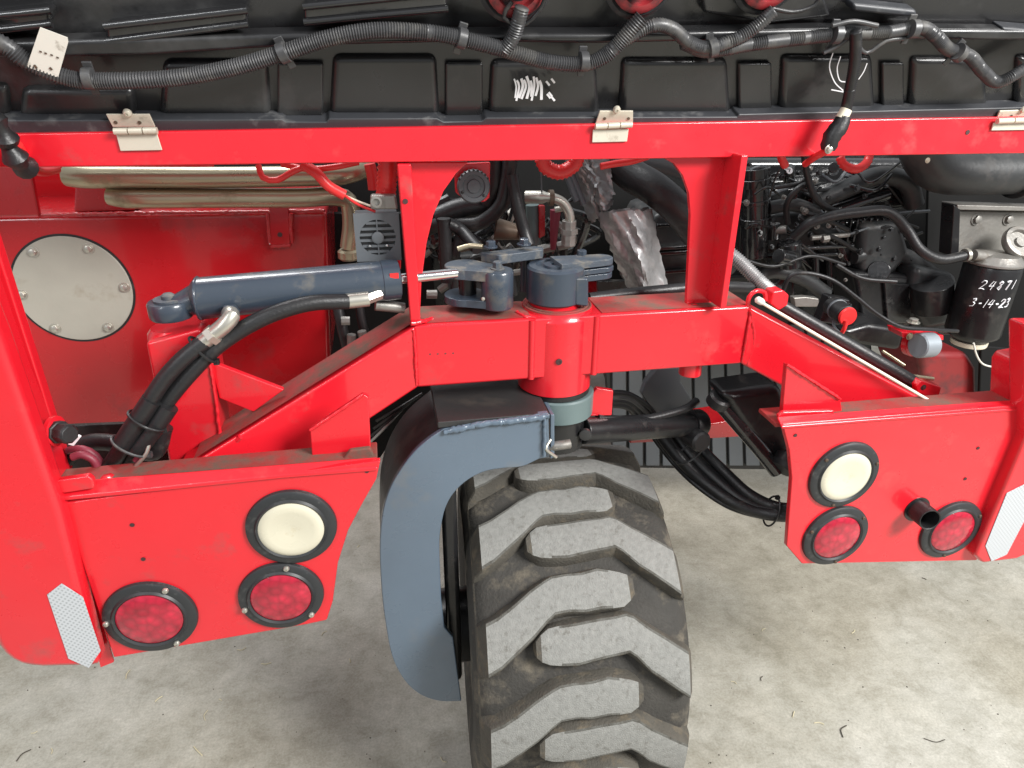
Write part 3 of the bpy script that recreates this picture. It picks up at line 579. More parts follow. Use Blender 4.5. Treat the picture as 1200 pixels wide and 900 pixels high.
aa(G().prism([P(x, y, 1.135) for x, y in ((434, 229), (464, 229), (467, 246), (434, 246))], (0, .02, 0)).build('mount_bracket', 'alu', None, .004))
aa(G().lathe([(.009, 0), (.009, .006), (.0055, .0065), (.005, .002), (0, .002)], P(441, 236, 1.134), (0, -1, 0), 18).build('mount_eye', 'alu'))
aa(G().lathe([(.005, 0), (.005, .0015), (0, .0015)], P(441, 236, 1.1345), (0, -1, 0), 14).build('eye_hole', 'rubber'))
aa(G().prism([P(x, y, 1.142) for x, y in ((432, 306), (462, 306), (459, 314), (440, 314))], (0, .02, 0)).build('lower_tab', 'grey', None, .002))
# red bracket and silver bits behind the alarm
plate('red_bracket', [(458, 298), (470, 296), (470, 316), (461, 318)], 1.17, .01, 'red_in', T, .002)

# ---- round cap on red plate
rpz = plate('cap_plate', [(532, 192), (575, 190), (574, 232), (568, 237), (548, 237), (534, 226)], 1.24, .01, 'red', T, .003)
cpo = P(554, 218, 1.235)
G().lathe([(.028, 0), (.029, .012), (.0265, .016), (.020, .016), (.019, .013), (.012, .013), (.011, .017), (0, .0175)], cpo, (0, -1, .1), 36).build('round_cap', 'grey', rpz)
for k in range(9): G().cyl(cpo + Vector((.029 * math.cos(R(30 + k * 15)), -.004, .029 * math.sin(R(30 + k * 15)))), cpo + Vector((.029 * math.cos(R(30 + k * 15)), -.015, .029 * math.sin(R(30 + k * 15)))), .002, n=6).build('grip_tooth', 'rubber', rpz)
for a_ in (200, 320): screw(cpo + Vector((.022 * math.cos(R(a_)), -.016, .022 * math.sin(R(a_)))), (0, -1, 0), .003, 'black', rpz)

# ---- steering linkage on the boss
hub = empty('steering_crank', (xc, YB, zt0 + .03), T); hi = hub.location.copy()
def hb(o): o.parent = hub; o.location = -hi; return o
zh0 = P(652, 362, YB - .052).z; rh = .0515; zh1 = P(652, 310, YB).z
xh = P(650, 340, YB).x - .0
hb(G().lathe([(rh - .003, zh0), (rh, zh0 + .003), (rh, zh1 - .004), (rh - .004, zh1), (rh - .016, zh1 + .0005), (rh - .017, zh1 - .003), (.022, zh1 - .003), (.021, zh1 + .001), (.008, zh1 + .001), (.007, zh1 - .002), (0, zh1 - .002)], (xh, YB, 0), (0, 0, 1), 56).build('hub', 'dark_blue'))
hb(G().lathe([(.045, zt0 + .0), (.045, zh0 + .001)], (xh, YB, 0), (0, 0, 1), 40).build('red_collar', 'red'))
hb(G().prism([P(x, y, YB - .045) for x, y in ((674, 326), (690, 326), (690, 360), (674, 358))], (0, .05, 0)).build('clamp_block', 'dark_blue', None, .004))
def lobe(x, y, r0, z, th, mt, nm, to=None, w=None):
    g = G(); o = Vector((x, y, z)); g.lathe([(r0 - .001, 0), (r0, .001), (r0, th - .0015), (r0 - .0015, th)], o, (0, 0, 1), 32)
    if to is not None:
        t = Vector((to[0] - x, to[1] - y, 0)); L_ = t.length; t.normalize(); s_ = Vector((-t.y, t.x, 0)); w0 = r0 * .97; w1_ = w or r0
        g.prism([o + s_ * w0, o - s_ * w0, o + t * L_ - s_ * w1_, o + t * L_ + s_ * w1_], (0, 0, th - .0004))
    return hb(g.build(nm, mt, None, .0012))
er = P(703, 330, YB + .01)
for k, (z_, th) in enumerate(((-.004, .012), (-.0165, .0095), (-.029, .011))):
    lobe(er.x + (.003 if k == 1 else 0), YB + .01, .021 if k != 1 else .020, zh1 + z_, th, ['dusty_blue', 'dark_blue', 'dark_blue'][k], 'ear_plate', (xh, YB), .03)
hb(bolt((P(683, 306, YB + .02).x, YB + .03, zh1 + .003), (0, 0, 1), .009, .014, 'dark_blue', None))
hb(G().box(P(707, 304, YB + .02), (.03, .02, .004)).build('lock_tab', 'dusty_blue', None, .001))
# left crank: two lobed plates gripping a pin barrel
pc = P(584, 345, 1.12); zp1 = P(584, 322, 1.10).z; zp0 = P(584, 366, 1.10).z
hb(G().lathe([(.0265, zp0), (.028, zp0 + .002), (.028, zp1 - .003), (.026, zp1), (.012, zp1 + .001), (0, zp1 + .001)], (pc.x, 1.13, 0), (0, 0, 1), 36).build('pin_barrel', 'dark_blue'))
ey = P(548, 322, 1.16)
for z_, th, mt_, rr_ in ((zp1 - .016, .018, 'dusty_blue', .036), (zp0 + .002, .014, 'dark_blue', .038)):
    lobe(ey.x - .004, 1.165, rr_, z_, th, mt_, 'crank_plate', (pc.x, 1.13), .024)
hb(G().cyl((ey.x, 1.165, zp0 + .01), (ey.x, 1.165, zp1), .016, n=20).build('crank_pin', 'black'))
hb(bolt((pc.x, 1.13, zp1 + .001), (0, 0, 1), .0085, .014, 'dusty_blue', None))
hb(screw(P(566, 350, 1.11), (0, -1, 0), .0035, 'steel', None))
# link bar above
la = P(574, 300, 1.17); lb = P(636, 292, 1.20)
zb_ = P(604, 298, 1.18).z
g = G(); t = Vector((lb.x - la.x, lb.y - la.y, 0)).normalized(); s_ = Vector((-t.y, t.x, 0)); o = Vector((la.x - .01, la.y, zb_ - .012))
g.prism([o + s_ * .016, o + t * .02 - s_ * .018, o + t * .11 - s_ * .015, o + t * .12, o + t * .11 + s_ * .016], (0, 0, .017)); hb(g.build('link_bar', 'dusty_blue', None, .002))
hb(bolt(P(575, 290, 1.175), (0, 0, 1), .0085, .012, 'dark_blue', None)); hb(bolt(P(614, 287, 1.19), (0, 0, 1), .009, .012, 'dark_blue', None))
hb(G().cyl((P(617, 300, 1.21).x, 1.215, zb_ - .08), (P(617, 300, 1.21).x, 1.215, zb_), .010, n=16).build('link_pin', 'dark_blue'))
hb(hose('grease_tube', PP((536, 292, 1.2), (550, 288, 1.2), (566, 289, 1.19)), .0045, 'bronze', None))
G().tube(smooth(PP((690, 350, 1.22), (730, 345, 1.23), (770, 341, 1.24), (830, 336, 1.26), (880, 337, 1.29), (912, 340, 1.32))), .0115, 14).build('drag_hose', 'rubber', T)

# ---- yoke (single sided fork) and wheel
yk = empty('wheel_yoke', (xc, YB, .95), T); yi = yk.location.copy()
def yy(o): o.parent = yk; o.location = -yi; return o
YF = 1.035
front = [(520, 503), (560, 494), (600, 489), (643, 484), (644, 536), (632, 538), (612, 547), (590, 549), (568, 553), (548, 563), (532, 578), (522, 596), (517, 618), (515, 640), (517, 700), (521, 735), (531, 747), (541, 822), (516, 822), (494, 815), (475, 799), (460, 771), (452, 732), (447, 690), (445, 640), (448, 602), (456, 574), (468, 552), (484, 531), (502, 515)]
fr3 = [P(x, y, YF) for x, y in front]
fr3 = fr3[:5] + smooth(fr3[5:15], .008) + fr3[15:17] + smooth(fr3[17:30] + [fr3[0]], .008)
yy(G().prism(fr3[:-1], (0, .012, 0)).build('front_plate', 'blue', None, .0025))
o_ = [P(x, y, YF + .012) for x, y in [(516, 505), (502, 516), (484, 532), (468, 553), (457, 575), (449, 603), (446.5, 640), (448, 690), (453, 728), (462, 768)]]
ins = [p + Vector((.008, 0, -.004)) for p in o_]
sm = smooth(o_, .012); g = G(); g.prism(sm + [p + Vector((.008, 0, .0)) for p in reversed(sm)], (0, .17, 0))
yy(g.build('side_plate', 'weld_dark', None, angle=50))
tz = P(580, 492, YF).z
xl = P(516, 505, YF).x
tpz = tz + .004
yy(G().prism([(xl - .004, YF + .001, tpz), (P(644, 487, YF).x, YF + .001, tpz), (P(644, 487, YF).x, YF + .19, tpz), (xl - .004, YF + .19, tpz)], (0, 0, -.012)).build('top_plate', 'weld_dark', None, .002))
yy(weld([P(519, 507, YF - .002), P(560, 498, YF - .002), P(600, 493, YF - .002), P(643, 488, YF - .002)], .006, None, 'blue'))
yy(weld([P(638, 490, YF - .003), P(638, 512, YF - .003), P(638, 534, YF - .003)], .0035, None, 'blue'))
yy(G().prism([P(x, y, YF + .012) for x, y in ((645, 486), (650, 486), (650, 536), (645, 538))], (0, .12, 0)).build('end_plate', 'blue', None, .002))
zd1 = zb0 - .004; zd0 = P(665, 500, YB - .07).z
yy(G().lathe([(.060, zb0 - .010), (.066, zb0 - .009), (.066, zb0 + .001), (.060, zb0 + .002)], (xc + .003, YB, 0), (0, 0, 1), 48).build('thrust_ring', 'rubber'))
yy(G().lathe([(.066, zd0), (.070, zd0 + .003), (.070, zd1 - .010), (.067, zd1 - .007)], (xc + .008, YB, 0), (0, 0, 1), 56).build('pivot_disc', 'green_steel'))
yy(G().cyl((xc + .008, YB, zd0 - .07), (xc + .008, YB, zd0 + .002), .055, n=36).build('pivot_stub', 'black'))
# hose fitting by the pivot
yy(G().tube(smooth(PP((640, 524, 1.06), (655, 522, 1.05), (668, 520, 1.05))), .009, 14).build('fitting', 'alu'))
yy(G().tube(smooth(PP((645, 515, 1.04), (640, 526, 1.03), (652, 536, 1.03))), .003, 8).build('cotter_pin', 'steel'))
# inner leg down to the axle, black so the gap beside the tyre reads dark
XW, YW, ZW, RW, WW = .343, 1.20, .40, .40, .43
yaw = R(-4); axw = Vector((math.cos(yaw), math.sin(yaw), 0)); fww = Vector((math.sin(yaw), -math.cos(yaw), 0))
wc = Vector((XW, YW, ZW)) + fww * 0
lx = P(500, 800, YF).x
yy(G().prism([(lx, YF + .014, .70), (lx + .04, YF + .014, .70), (lx + .04, YW + .06, .34), (lx, YW + .06, .34), ], (0, .0, 0.)) .add([], []).build('leg_web', 'blue') if False else
   G().prism([(lx - .005, YF + .02, .60), (lx - .005, YF + .02, .95), (lx - .005, YF + .18, .95), (lx - .005, YW + .10, .36), (lx - .005, YW - .06, .32)], (.032, 0, 0)).build('leg_web', 'black', None, .002))
yy(G().box((.100, 1.20, .62), (.030, .26, .50), Matrix.Rotation(yaw, 3, 'Z')).build('gap_shade_plate', 'black', None, .01))  # added black plate, darkens the gap between leg and tyre
yy(G().cyl(Vector((lx + .01, YW + .01, ZW)), wc - axw * .10, .085, n=36).build('drive_motor', 'black', None, .004))

wh = empty('rear_wheel', wc, T)
wrot = Matrix((axw, fww.cross(axw) * 0 + Vector((0, 0, 1)).cross(axw), Vector((0, 0, 1)))).transposed()   # columns: axle, forward, up
wh.rotation_euler = (0, 0, yaw)
hwid = WW / 2
prof = [(.205, -.185), (.215, -.192), (.26, -.203), (.31, -.205), (.338, -.200), (.352, -.190), (.3655, -.172), (.369, -.12), (.371, -.06), (.372, 0), (.371, .06), (.369, .12), (.3655, .172), (.352, .190), (.338, .200), (.31, .205), (.26, .203), (.215, .192), (.205, .185), (.205, -.185)]
prof = prof[:-1]
G().lathe(prof, (0, 0, 0), (1, 0, 0), 120).build('tyre', 'tyre', wh, angle=60).scale = (1.045, 1, 1)
G().lathe([(.0, -.03), (.08, -.03), (.085, -.05), (.17, -.06), (.19, -.17), (.212, -.185), (.208, -.190), (.19, -.190), (.18, -.17), (.18, .17), (.19, .190), (.208, .190)], (0, 0, 0), (1, 0, 0), 60).build('rim', 'dark_blue', wh)
def Rt(u):
    a_ = abs(u); return .372 - .006 * (a_ / .17) ** 2 if a_ < .172 else .3655 - (a_ - .172) / .035 * .045
LS = 1.22
def lug(side):
    if side < 0: st_ = [(.096, .0, .004), (.093, .0, .011), (.084, .0, .0185), (.070, .0, .0250), (.050, .001, .0275), (.03, .001, .029), (.0, .0, .028), (-.03, -.001, .027), (-.055, -.003, .027), (-.07, -.009, .029), (-.095, -.027, .033), (-.125, -.047, .034), (-.155, -.064, .036), (-.178, -.076, .037), (-.193, -.082, .036)]
    else: st_ = [(-.096, .002, .004), (-.093, .002, .011), (-.084, .002, .0185), (-.070, .002, .0250), (-.050, .003, .0275), (-.02, .005, .029), (.02, .008, .028), (.05, .012, .027), (.072, .012, .027), (.085, .006, .029), (.11, -.012, .032), (.135, -.030, .033), (.16, -.046, .034), (.18, -.057, .035), (.193, -.063, .034)]
    g = G(); vs = []; K = 9
    K = 11; fr = [-1.20, -1.04, -.96, -.84, -.4, 0, .4, .84, .96, 1.04, 1.20]; hh2 = [0, .82, .97, 1, 1, 1, 1, 1, .97, .82, 0]
    for i, (u, v, w2) in enumerate(st_):
        endk = 0 if i == 0 else 1
        for f_, h_ in zip(fr, hh2):
            r0 = Rt(u) - .004; top = .400 - .005 * (abs(u) / .17) ** 2 if abs(u) < .18 else .394 - (abs(u) - .18) * 1.2
            if i == 0: top = r0 + .002
            if i == 1: top = top - .001
            if i == len(st_) - 1: top -= .012
            rr_ = r0 + (top - r0) * h_; a_ = (v * LS + f_ * w2 * 1.32 + (.002 * math.sin(u * 90 + side) if h_ else 0)) / .4
            vs.append((u * 1.045, -rr_ * math.cos(a_), rr_ * math.sin(a_)))
    g.v = vs
    for i in range(len(st_) - 1):
        for k in range(K - 1):
            g.f.append((i * K + k, i * K + k + 1, (i + 1) * K + k + 1, (i + 1) * K + k)); g.mi.append((2 if k in (2, K - 4) and i > 3 else 0) if (2 <= k <= K - 4 and i >= 2 and i < len(st_) - 2) else 1)
    g.f.append(tuple(range(K))); g.mi.append(1); g.f.append(tuple((len(st_) - 1) * K + k for k in range(K))); g.mi.append(1)
    # skirt vertices so that the ends close
    return g
protoL = lug(-1).build('tread_lug', ['tread', 'tread_side', 'tread_edge'], wh, angle=30); protoR = lug(1).build('tread_lug', ['tread', 'tread_side', 'tread_edge'], wh, angle=30)
off0 = R(8 + 13.85)
for k in range(13):
    for j, pt in enumerate((protoL, protoR)):
        o = pt if k == 0 else pt.copy()
        if k: C.objects.link(o)
        o.parent = wh; o.rotation_euler = (-(2 * math.pi * (k + .5 * j) / 13 + off0), 0, 0)
# raised ring at each shoulder
G().lathe([(.335, -.2015), (.345, -.204), (.350, -.200), (.352, -.192)], (0, 0, 0), (1, 0, 0), 120).build('shoulder_rib', 'tread_side', wh)

# ---- things under the beam, right of the pivot
plate('red_bracket', [(686, 456), (694, 462), (700, 455), (719, 458), (717, 487), (685, 488)], 1.16, .012, 'red', T, .002)
# thick tube lying across, capped
tb = empty('damper_cylinder', P(750, 500, 1.2), T); ti = tb.location.copy()
def tt(o): o.parent = tb; o.location = -ti; return o
a_ = P(682, 505, 1.14); b_ = P(808, 497, 1.24)
tt(G().cyl(a_, b_, .027, n=28).build('body', 'black', None, .003)); tt(G().lathe([(.031, 0), (.033, .006), (.033, .03), (.030, .036), (.015, .04)], b_, (b_ - a_), 24).build('end_cap', 'rubber'))
tt(G().lathe([(.012, 0), (.012, .008), (.009, .009)], P(686, 508, 1.11), (-.3, -1, 0), 12).build('port', 'weld_dark'))
tt(G().tube(smooth(PP((700, 490, 1.16), (750, 492, 1.19), (800, 480, 1.22), (816, 470, 1.25))), .009, 12).build('pipe', 'rubber'))
tt(G().lathe([(.02, -.02), (.024, -.01), (.024, .03), (.02, .035)], P(812, 512, 1.22), (.2, -1, .1), 16).build('knob', 'rubber'))
for q in range(4): hose('hydraulic_hose', PP((700 + q * 4, 462 + q * 4, 1.3), (735, 462 + q * 5, 1.32), (762 - q * 4, 480 + q * 4, 1.34), (775, 505, 1.3)), .0075, 'rubber' if q != 1 else 'loom', T)
# hose bundle drooping to the right
for q, (dx, dy, r_) in enumerate(((0, 0, .015), (14, -3, .015), (26, -10, .013), (-8, 5, .006))):
    hose('hydraulic_hose', PP((772 + dx, 505 + dy, 1.30 + .02 * (q % 2)), (795 + dx, 535 + dy, 1.26 + .01 * q), (822 + dx, 562 + dy, 1.22), (858 + dx * .7, 588 + dy, 1.16), (895 + dx * .4, 601 + dy * .8, 1.12), (930, 604 + dy * .7, 1.08), (960, 600, 1.05)), r_, 'rubber', T, 14)
for px, py, t_ in ((802, 535, .9), (898, 603, .1)): tie(px + 6, py - 4, 1.245 if px < 850 else 1.11, t_, .036, .024)
# grey web bracket and crossbar
plate('web_bracket', [(757, 448), (770, 432), (800, 430), (798, 448), (812, 470), (790, 492), (768, 488), (752, 462)], 1.34, .02, 'grey', T, .004)
G().prism(PP((738, 520, 1.40), (738, 512, 1.40), (855, 493, 1.40), (905, 486, 1.40), (905, 502, 1.40), (870, 512, 1.40)), (0, .09, 0)).build('cross_member', 'red_in', T, .004)
# ribbed rubber guard further in
YG = 1.95
gd = plate('ribbed_guard', [(700, 330), (1010, 320), (1040, 552), (720, 548)], YG + .012, .02, 'black', T)
x_ = 716
while x_ < 1020:
    G().prism([P(x_ + 1.5, 380, YG), P(x_ + 17.5, 380, YG), P(x_ + 17.5 + (x_ - 700) * .03, 546, YG), P(x_ + 1.5 + (x_ - 700) * .03, 546, YG)], (0, .016, 0)).build('slat', 'grey_slat' if 'grey_slat' in M else 'grey', gd, .003); x_ += 19
# tilted black drum
dr = empty('tilt_drum', P(885, 500, 1.2), T); di = dr.location.copy()
def dd(o): o.parent = dr; o.location = -di; return o
a_ = P(848, 476, 1.25); b_ = P(948, 580, 1.17)
dd(G().prism([P(x, y, 1.16) for x, y in ((845, 462), (916, 452), (935, 500), (940, 565), (924, 562), (905, 552))], (0, .09, 0)).build('housing', 'black', None, .022, 4))
dd(G().tube(smooth(PP((842, 470, 1.19), (868, 500, 1.175), (892, 528, 1.16), (910, 552, 1.15)), .01), .017, 20).build('edge_pipe', 'gloss'))
dd(G().lathe([(.018, -.012), (.025, -.008), (.025, .012), (.02, .016)], P(842, 470, 1.19), (.2, -.4, 1), 20).build('end_nut', 'rubber'))
dd(G().lathe([(.022, 0), (.030, .01), (.030, .03), (.02, .04)], P(915, 550, 1.13), (.4, .2, .3), 20).build('lower_foot', 'rubber'))

# ---- gas strut and cream rod along the right arm
gs = empty('gas_strut', P(1000, 400, 1.12), T); gi = gs.location.copy()
def gg(o): o.parent = gs; o.location = -gi; return o
gg(G().cyl(P(914, 357, 1.16), P(1075, 450, 1.06), .0125, n=20).build('tube', 'rubber'))
gg(G().prism([P(x, y, 1.145) for x, y in ((906, 342), (918, 340), (925, 346), (923, 358), (913, 364), (903, 356))], (0, .03, 0)).build('clevis', 'red', None, .003))
gg(G().prism([P(x, y, 1.04) for x, y in ((1074, 452), (1080, 446), (1104, 454), (1101, 466), (1092, 468), (1076, 460))], (0, .03, 0)).build('clevis', 'red', None, .003))
gg(bolt(P(1082, 454, 1.04), (0, -1, 0), .004, .003, 'dark_mark', None)); 
gg(G().cyl(P(1064, 440, 1.08), P(1094, 444, 1.06), .004, n=10).build('pin', 'bronze'))
rd = empty('stay_rod', P(1000, 410, 1.03), T); ri = rd.location.copy()
def ss(o): o.parent = rd; o.location = -ri; return o
ss(G().cyl(P(893, 355, 1.085), P(1100, 476, .985), .0030, n=12).build('rod', 'ivory'))
ss(G().lathe([(.003, -.010), (.0065, -.007), (.0065, .003), (.004, .008)], P(891, 353, 1.085), P(1100, 476, .985) - P(893, 355, 1.085), 12).build('end_nut', 'tag'))
ss(G().tube(smooth(PP((876, 362, 1.10), (878, 348, 1.10), (886, 341, 1.10), (896, 343, 1.11), (897, 352, 1.11))), .0042, 10).build('hook', 'red'))

# ------------------------------------------------------------------ engine bay
plate('shade_backing', [(-200, 60), (1500, 20), (1500, 330), (1010, 330), (700, 330), (380, 340), (-200, 300)], 2.35, .01, 'matte', T)  # added near-black sheet stands in for the darkness of the bay
plate('shade_wall', [(380, 180), (500, 180), (505, 420), (378, 420)], 1.9, .01, 'matte', T)  # this and the next sheet carry bay shade in their colour
plate('shade_wall', [(1090, 150), (1500, 150), (1500, 540), (1080, 540)], 1.75, .01, 'matte', T)
eng = empty('engine', P(980, 280, 1.6), T); ei = eng.location.copy()
def en(o): o.parent = eng; o.location = -ei; return o
def ep(nm, px, Y, th, mt='gloss', bev=.005): return en(plate(nm, px, Y, th, mt, None, bev))
def ec(nm, a, b, r, mt='gloss', r2=None, n=20): return en(G().cyl(P(*a), P(*b), r, r2, n).build(nm, mt, None, .002))
ep('block', [(868, 238), (1040, 240), (1060, 330), (1110, 345), (1130, 392), (990, 398), (960, 345), (935, 302), (866, 300)], 1.62, .35)
ep('rocker_cover', [(872, 186), (1066, 186), (1070, 236), (868, 240)], 1.66, .25, 'gloss', .02)
ep('cover_step', [(905, 212), (962, 208), (960, 222), (905, 226)], 1.62, .04)
ep('cover_step', [(880, 222), (1030, 218), (1035, 232), (878, 236)], 1.60, .05)
ec('filter_stack', (884, 300, 1.5), (886, 196, 1.5), .032); ec('stack_band', (885, 262, 1.5), (885, 254, 1.5), .036); ec('stack_band', (885, 238, 1.5), (885, 233, 1.5), .035); ec('stack_band', (885, 218, 1.5), (885, 208, 1.5), .036, 'gloss')
ec('injector', (905, 270, 1.48), (922, 269, 1.46), .010, 'alu'); ec('injector_base', (907, 280, 1.48), (907, 262, 1.48), .014)
ec('pump', (925, 312, 1.45), (925, 284, 1.45), .028, 'gloss'); ec('pump_cap', (927, 303, 1.42), (912, 300, 1.40), .017, 'gloss')
ec('fuel_rail', (950, 279, 1.46), (995, 275, 1.46), .006, 'alu'); ec('rail_nut', (963, 280, 1.455), (971, 279, 1.455), .010, 'alu', None, 6); ec('rail_pipe', (938, 291, 1.46), (1000, 288, 1.47), .005, 'gloss')
ep('manifold', [(960, 232), (1040, 208), (1062, 214), (1066, 245), (975, 252)], 1.52, .1, 'gloss', .014)
ec('manifold_runner', (975, 248, 1.5), (1040, 226, 1.5), .016); ec('manifold_runner', (985, 230, 1.52), (1050, 208, 1.52), .014)
ep('alternator_case', [(985, 256), (1052, 254), (1066, 292), (1056, 318), (992, 318), (980, 290)], 1.5, .12, 'gloss', .018)
for k in range(9): en(G().box(P(994 + k * 7.5, 270 - k * .3, 1.492), (.005, .012, .055)).build('cooling_fin', 'gloss', None, .001))
ec('pulley', (1030, 318, 1.45), (1031, 318, 1.52), .026)
ep('timing_cover', [(1000, 318), (1060, 322), (1128, 336), (1126, 392), (1062, 398), (1010, 372)], 1.46, .12, 'black', .012)
ep('cover_plate', [(1036, 330), (1070, 334), (1068, 380), (1040, 378)], 1.45, .02, 'gloss', .004)
ep('cover_plate', [(1074, 346), (1112, 350), (1108, 364), (1072, 358)], 1.44, .03, 'black', .006)
ep('strut', [(868, 300), (985, 296), (985, 301), (868, 305)], 1.5, .02)
ep('strut', [(868, 316), (875, 306), (914, 336), (908, 341)], 1.5, .02); ep('strut', [(908, 336), (928, 304), (934, 308), (914, 340)], 1.5, .02)
ep('strut', [(936, 304), (942, 302), (962, 316), (958, 320)], 1.52, .02); ep('strut', [(955, 300), (961, 300), (962, 345), (956, 345)], 1.5, .02); ep('strut', [(926, 306), (930, 306), (932, 346), (928, 346)], 1.5, .02); ep('strut', [(972, 300), (976, 300), (978, 340), (974, 340)], 1.52, .02)
ep('sensor', [(930, 349), (944, 348), (960, 350), (960, 360), (932, 360)], 1.38, .02, 'alu', .003)
ep('sump', [(985, 388), (1020, 380), (1062, 386), (1056, 412), (1004, 404)], 1.36, .12, 'black', .014)
for pts, r_ in ((((958, 236), (990, 222), (1030, 206), (1062, 214), (1072, 240)), .022), (((880, 330), (905, 318), (940, 326), (968, 344)), .018), (((1000, 300), (1040, 296), (1072, 306), (1100, 330)), .020), (((944, 250), (962, 268), (984, 272)), .020), (((900, 244), (930, 240), (958, 250)), .016)):
    en(G().tube(smooth([P(x, y, 1.49) for x, y in pts]), r_, 20).build('casting_runner', 'duct', None))
ep('casting', [(905, 250), (948, 246), (958, 290), (940, 300), (908, 296)], 1.53, .1, 'duct', .014); ep('casting', [(1010, 262), (1058, 258), (1070, 300), (1040, 330), (1008, 322)], 1.47, .1, 'duct', .02)
ep('casting', [(1074, 312), (1124, 322), (1128, 380), (1086, 388), (1066, 350)], 1.44, .08, 'duct', .02); ec('drum', (1092, 362, 1.42), (1092, 332, 1.42), .048, 'black', None, 32)
random.seed(12)
for k in range(95):
    px = random.uniform(872, 1070); py = random.uniform(192, 392); 
    if py > 300 and px < 985: continue
    en(bolt(P(px, py, random.uniform(1.44, 1.5)), (random.uniform(-.3, .3), -1, random.uniform(0, .4)), random.uniform(.003, .006), .008, random.choice(['gloss', 'gloss', 'alu', 'black']), None))
for k in range(34):
    px = random.uniform(872, 1040); py = random.uniform(196, 290); Y_ = random.uniform(1.45, 1.55)
    en(G().tube(smooth(PP((px, py, Y_), (px + random.uniform(8, 30), py + random.uniform(-16, 16), Y_ - .02), (px + random.uniform(20, 60), py + random.uniform(-20, 30), Y_))), random.choice([.003, .004, .0055]), 8).build('fuel_line', random.choice(['gloss', 'rubber', 'rubber', 'grey']), None))
en(G().lathe([(.0075, 0), (.0075, .0012), (0, .0012)], P(925, 200, 1.44), (0, -1, .4), 20).build('filler_mark', 'white'))
g = G(); ribbon(g, PP((922, 198, 1.438), (926, 198, 1.438), (924, 203, 1.438)), .002, (0, -1, 0), .0003); en(g.build('filler_mark_print', 'black'))
ec('filler_neck', (925, 212, 1.5), (925, 196, 1.48), .012); ec('filler_neck', (977, 200, 1.5), (977, 196, 1.46), .012)
# middle part of the engine seen through the arch
ep('mid_block', [(770, 250), (812, 246), (812, 352), (756, 352), (748, 300)], 1.55, .2, 'duct', .014)
ep('mid_block', [(530, 300), (600, 296), (610, 350), (528, 352)], 1.5, .1, 'duct', .014)
for yy_ in (263, 290, 296, 318): ep('mid_rib', [(770, yy_), (812, yy_ - 3), (812, yy_ + 1), (770, yy_ + 4)], 1.535, .02, 'gloss', .002)
ep('mid_case', [(505, 245), (600, 250), (640, 300), (640, 370), (495, 372)], 1.75, .2, 'black', .02)

# hoses and cables in the right bay
hose('breather_hose', PP((942, 176, 1.40), (946, 205, 1.40), (956, 232, 1.40), (975, 246, 1.41), (1000, 250, 1.44)), .0075, 'rubber', T)
hose('coolant_hose', PP((930, 278, 1.42), (948, 262, 1.40), (972, 254, 1.39), (1005, 249, 1.38), (1040, 248, 1.37), (1062, 268, 1.36), (1078, 292, 1.34), (1102, 304, 1.33), (1134, 299, 1.33)), .0115, 'rubber', T, 16)
hose('breather_hose', PP((908, 220, 1.45), (938, 214, 1.43), (948, 200, 1.43)), .005, 'rubber', T); hose('breather_hose', PP((923, 262, 1.44), (922, 240, 1.43), (934, 222, 1.42), (950, 214, 1.42)), .007, 'rubber', T)
hose('battery_cable', PP((916, 345, 1.30), (926, 324, 1.29), (945, 320, 1.28), (975, 328, 1.27), (1003, 348, 1.26), (1028, 368, 1.25), (1056, 383, 1.24), (1090, 386, 1.25), (1122, 388, 1.28)), .0045, 'rubber', T)
hose('battery_cable', PP((860, 300, 1.4), (905, 312, 1.40), (950, 300, 1.4), (990, 310, 1.4)), .004, 'rubber', T)
hose('battery_cable', PP((980, 310, 1.36), (1010, 326, 1.35), (1050, 330, 1.34)), .005, 'rubber', T)
G().lathe([(.014, -.004), (.0155, -.004), (.0155, .004), (.014, .004)], P(1132, 299, 1.33), (1, 0, .1), 20).build('hose_clamp', 'steel', T)
loom('red_coil_hose', PP((984, 184, 1.34), (990, 194, 1.33), (1004, 198, 1.33), (1016, 190, 1.34), (1020, 176, 1.35)), .009, 'red_plastic', T, .006)
hose('red_wire', PP((914, 176, 1.3), (916, 186, 1.3), (920, 194, 1.31)), .008, 'red_plastic', T); hose('thin_wire', PP((918, 190, 1.31), (908, 210, 1.33), (902, 230, 1.36)), .002, 'rubber', T)
loom('red_coil_hose', PP((634, 184, 1.22), (640, 196, 1.22), (656, 202, 1.22), (672, 194, 1.22), (678, 182, 1.22)), .013, 'red_plastic', T, .006)
hose('red_wire', PP((704, 195, 1.2), (720, 192, 1.2), (740, 189, 1.2), (760, 183, 1.2)), .006, 'red_plastic', T)
hose('red_wire', PP((480, 180, 1.25), (505, 196, 1.25), (520, 190, 1.25)), .004, 'red_plastic', T)
# braided sleeve hose behind the post foot
loom('braided_hose', PP((846, 290, 1.36), (868, 308, 1.33), (890, 330, 1.29), (908, 346, 1.25)), .015, 'foil', T, .005)
# big intake duct
du = empty('intake_duct', P(1120, 200, 1.4), T); dui = du.location.copy()
def du_(o): o.parent = du; o.location = -dui; return o
du_(G().tube(smooth(PP((1078, 160, 1.40), (1086, 184, 1.40), (1104, 200, 1.40), (1140, 203, 1.40), (1194, 202, 1.40)), .01), .049, 32).build('pipe', 'duct'))
du_(G().lathe([(.056, -.012), (.059, -.010), (.059, .010), (.056, .012)], P(1196, 202, 1.40), (1, .03, 0), 36).build('band', 'rubber'))
du_(G().cyl(P(1198, 202, 1.40), P(1280, 204, 1.40), .054, n=32).build('pipe', 'hood_lip')); du_(bolt(P(1087, 188, 1.34), (0, -1, 0), .004, .003, 'ivory', None))

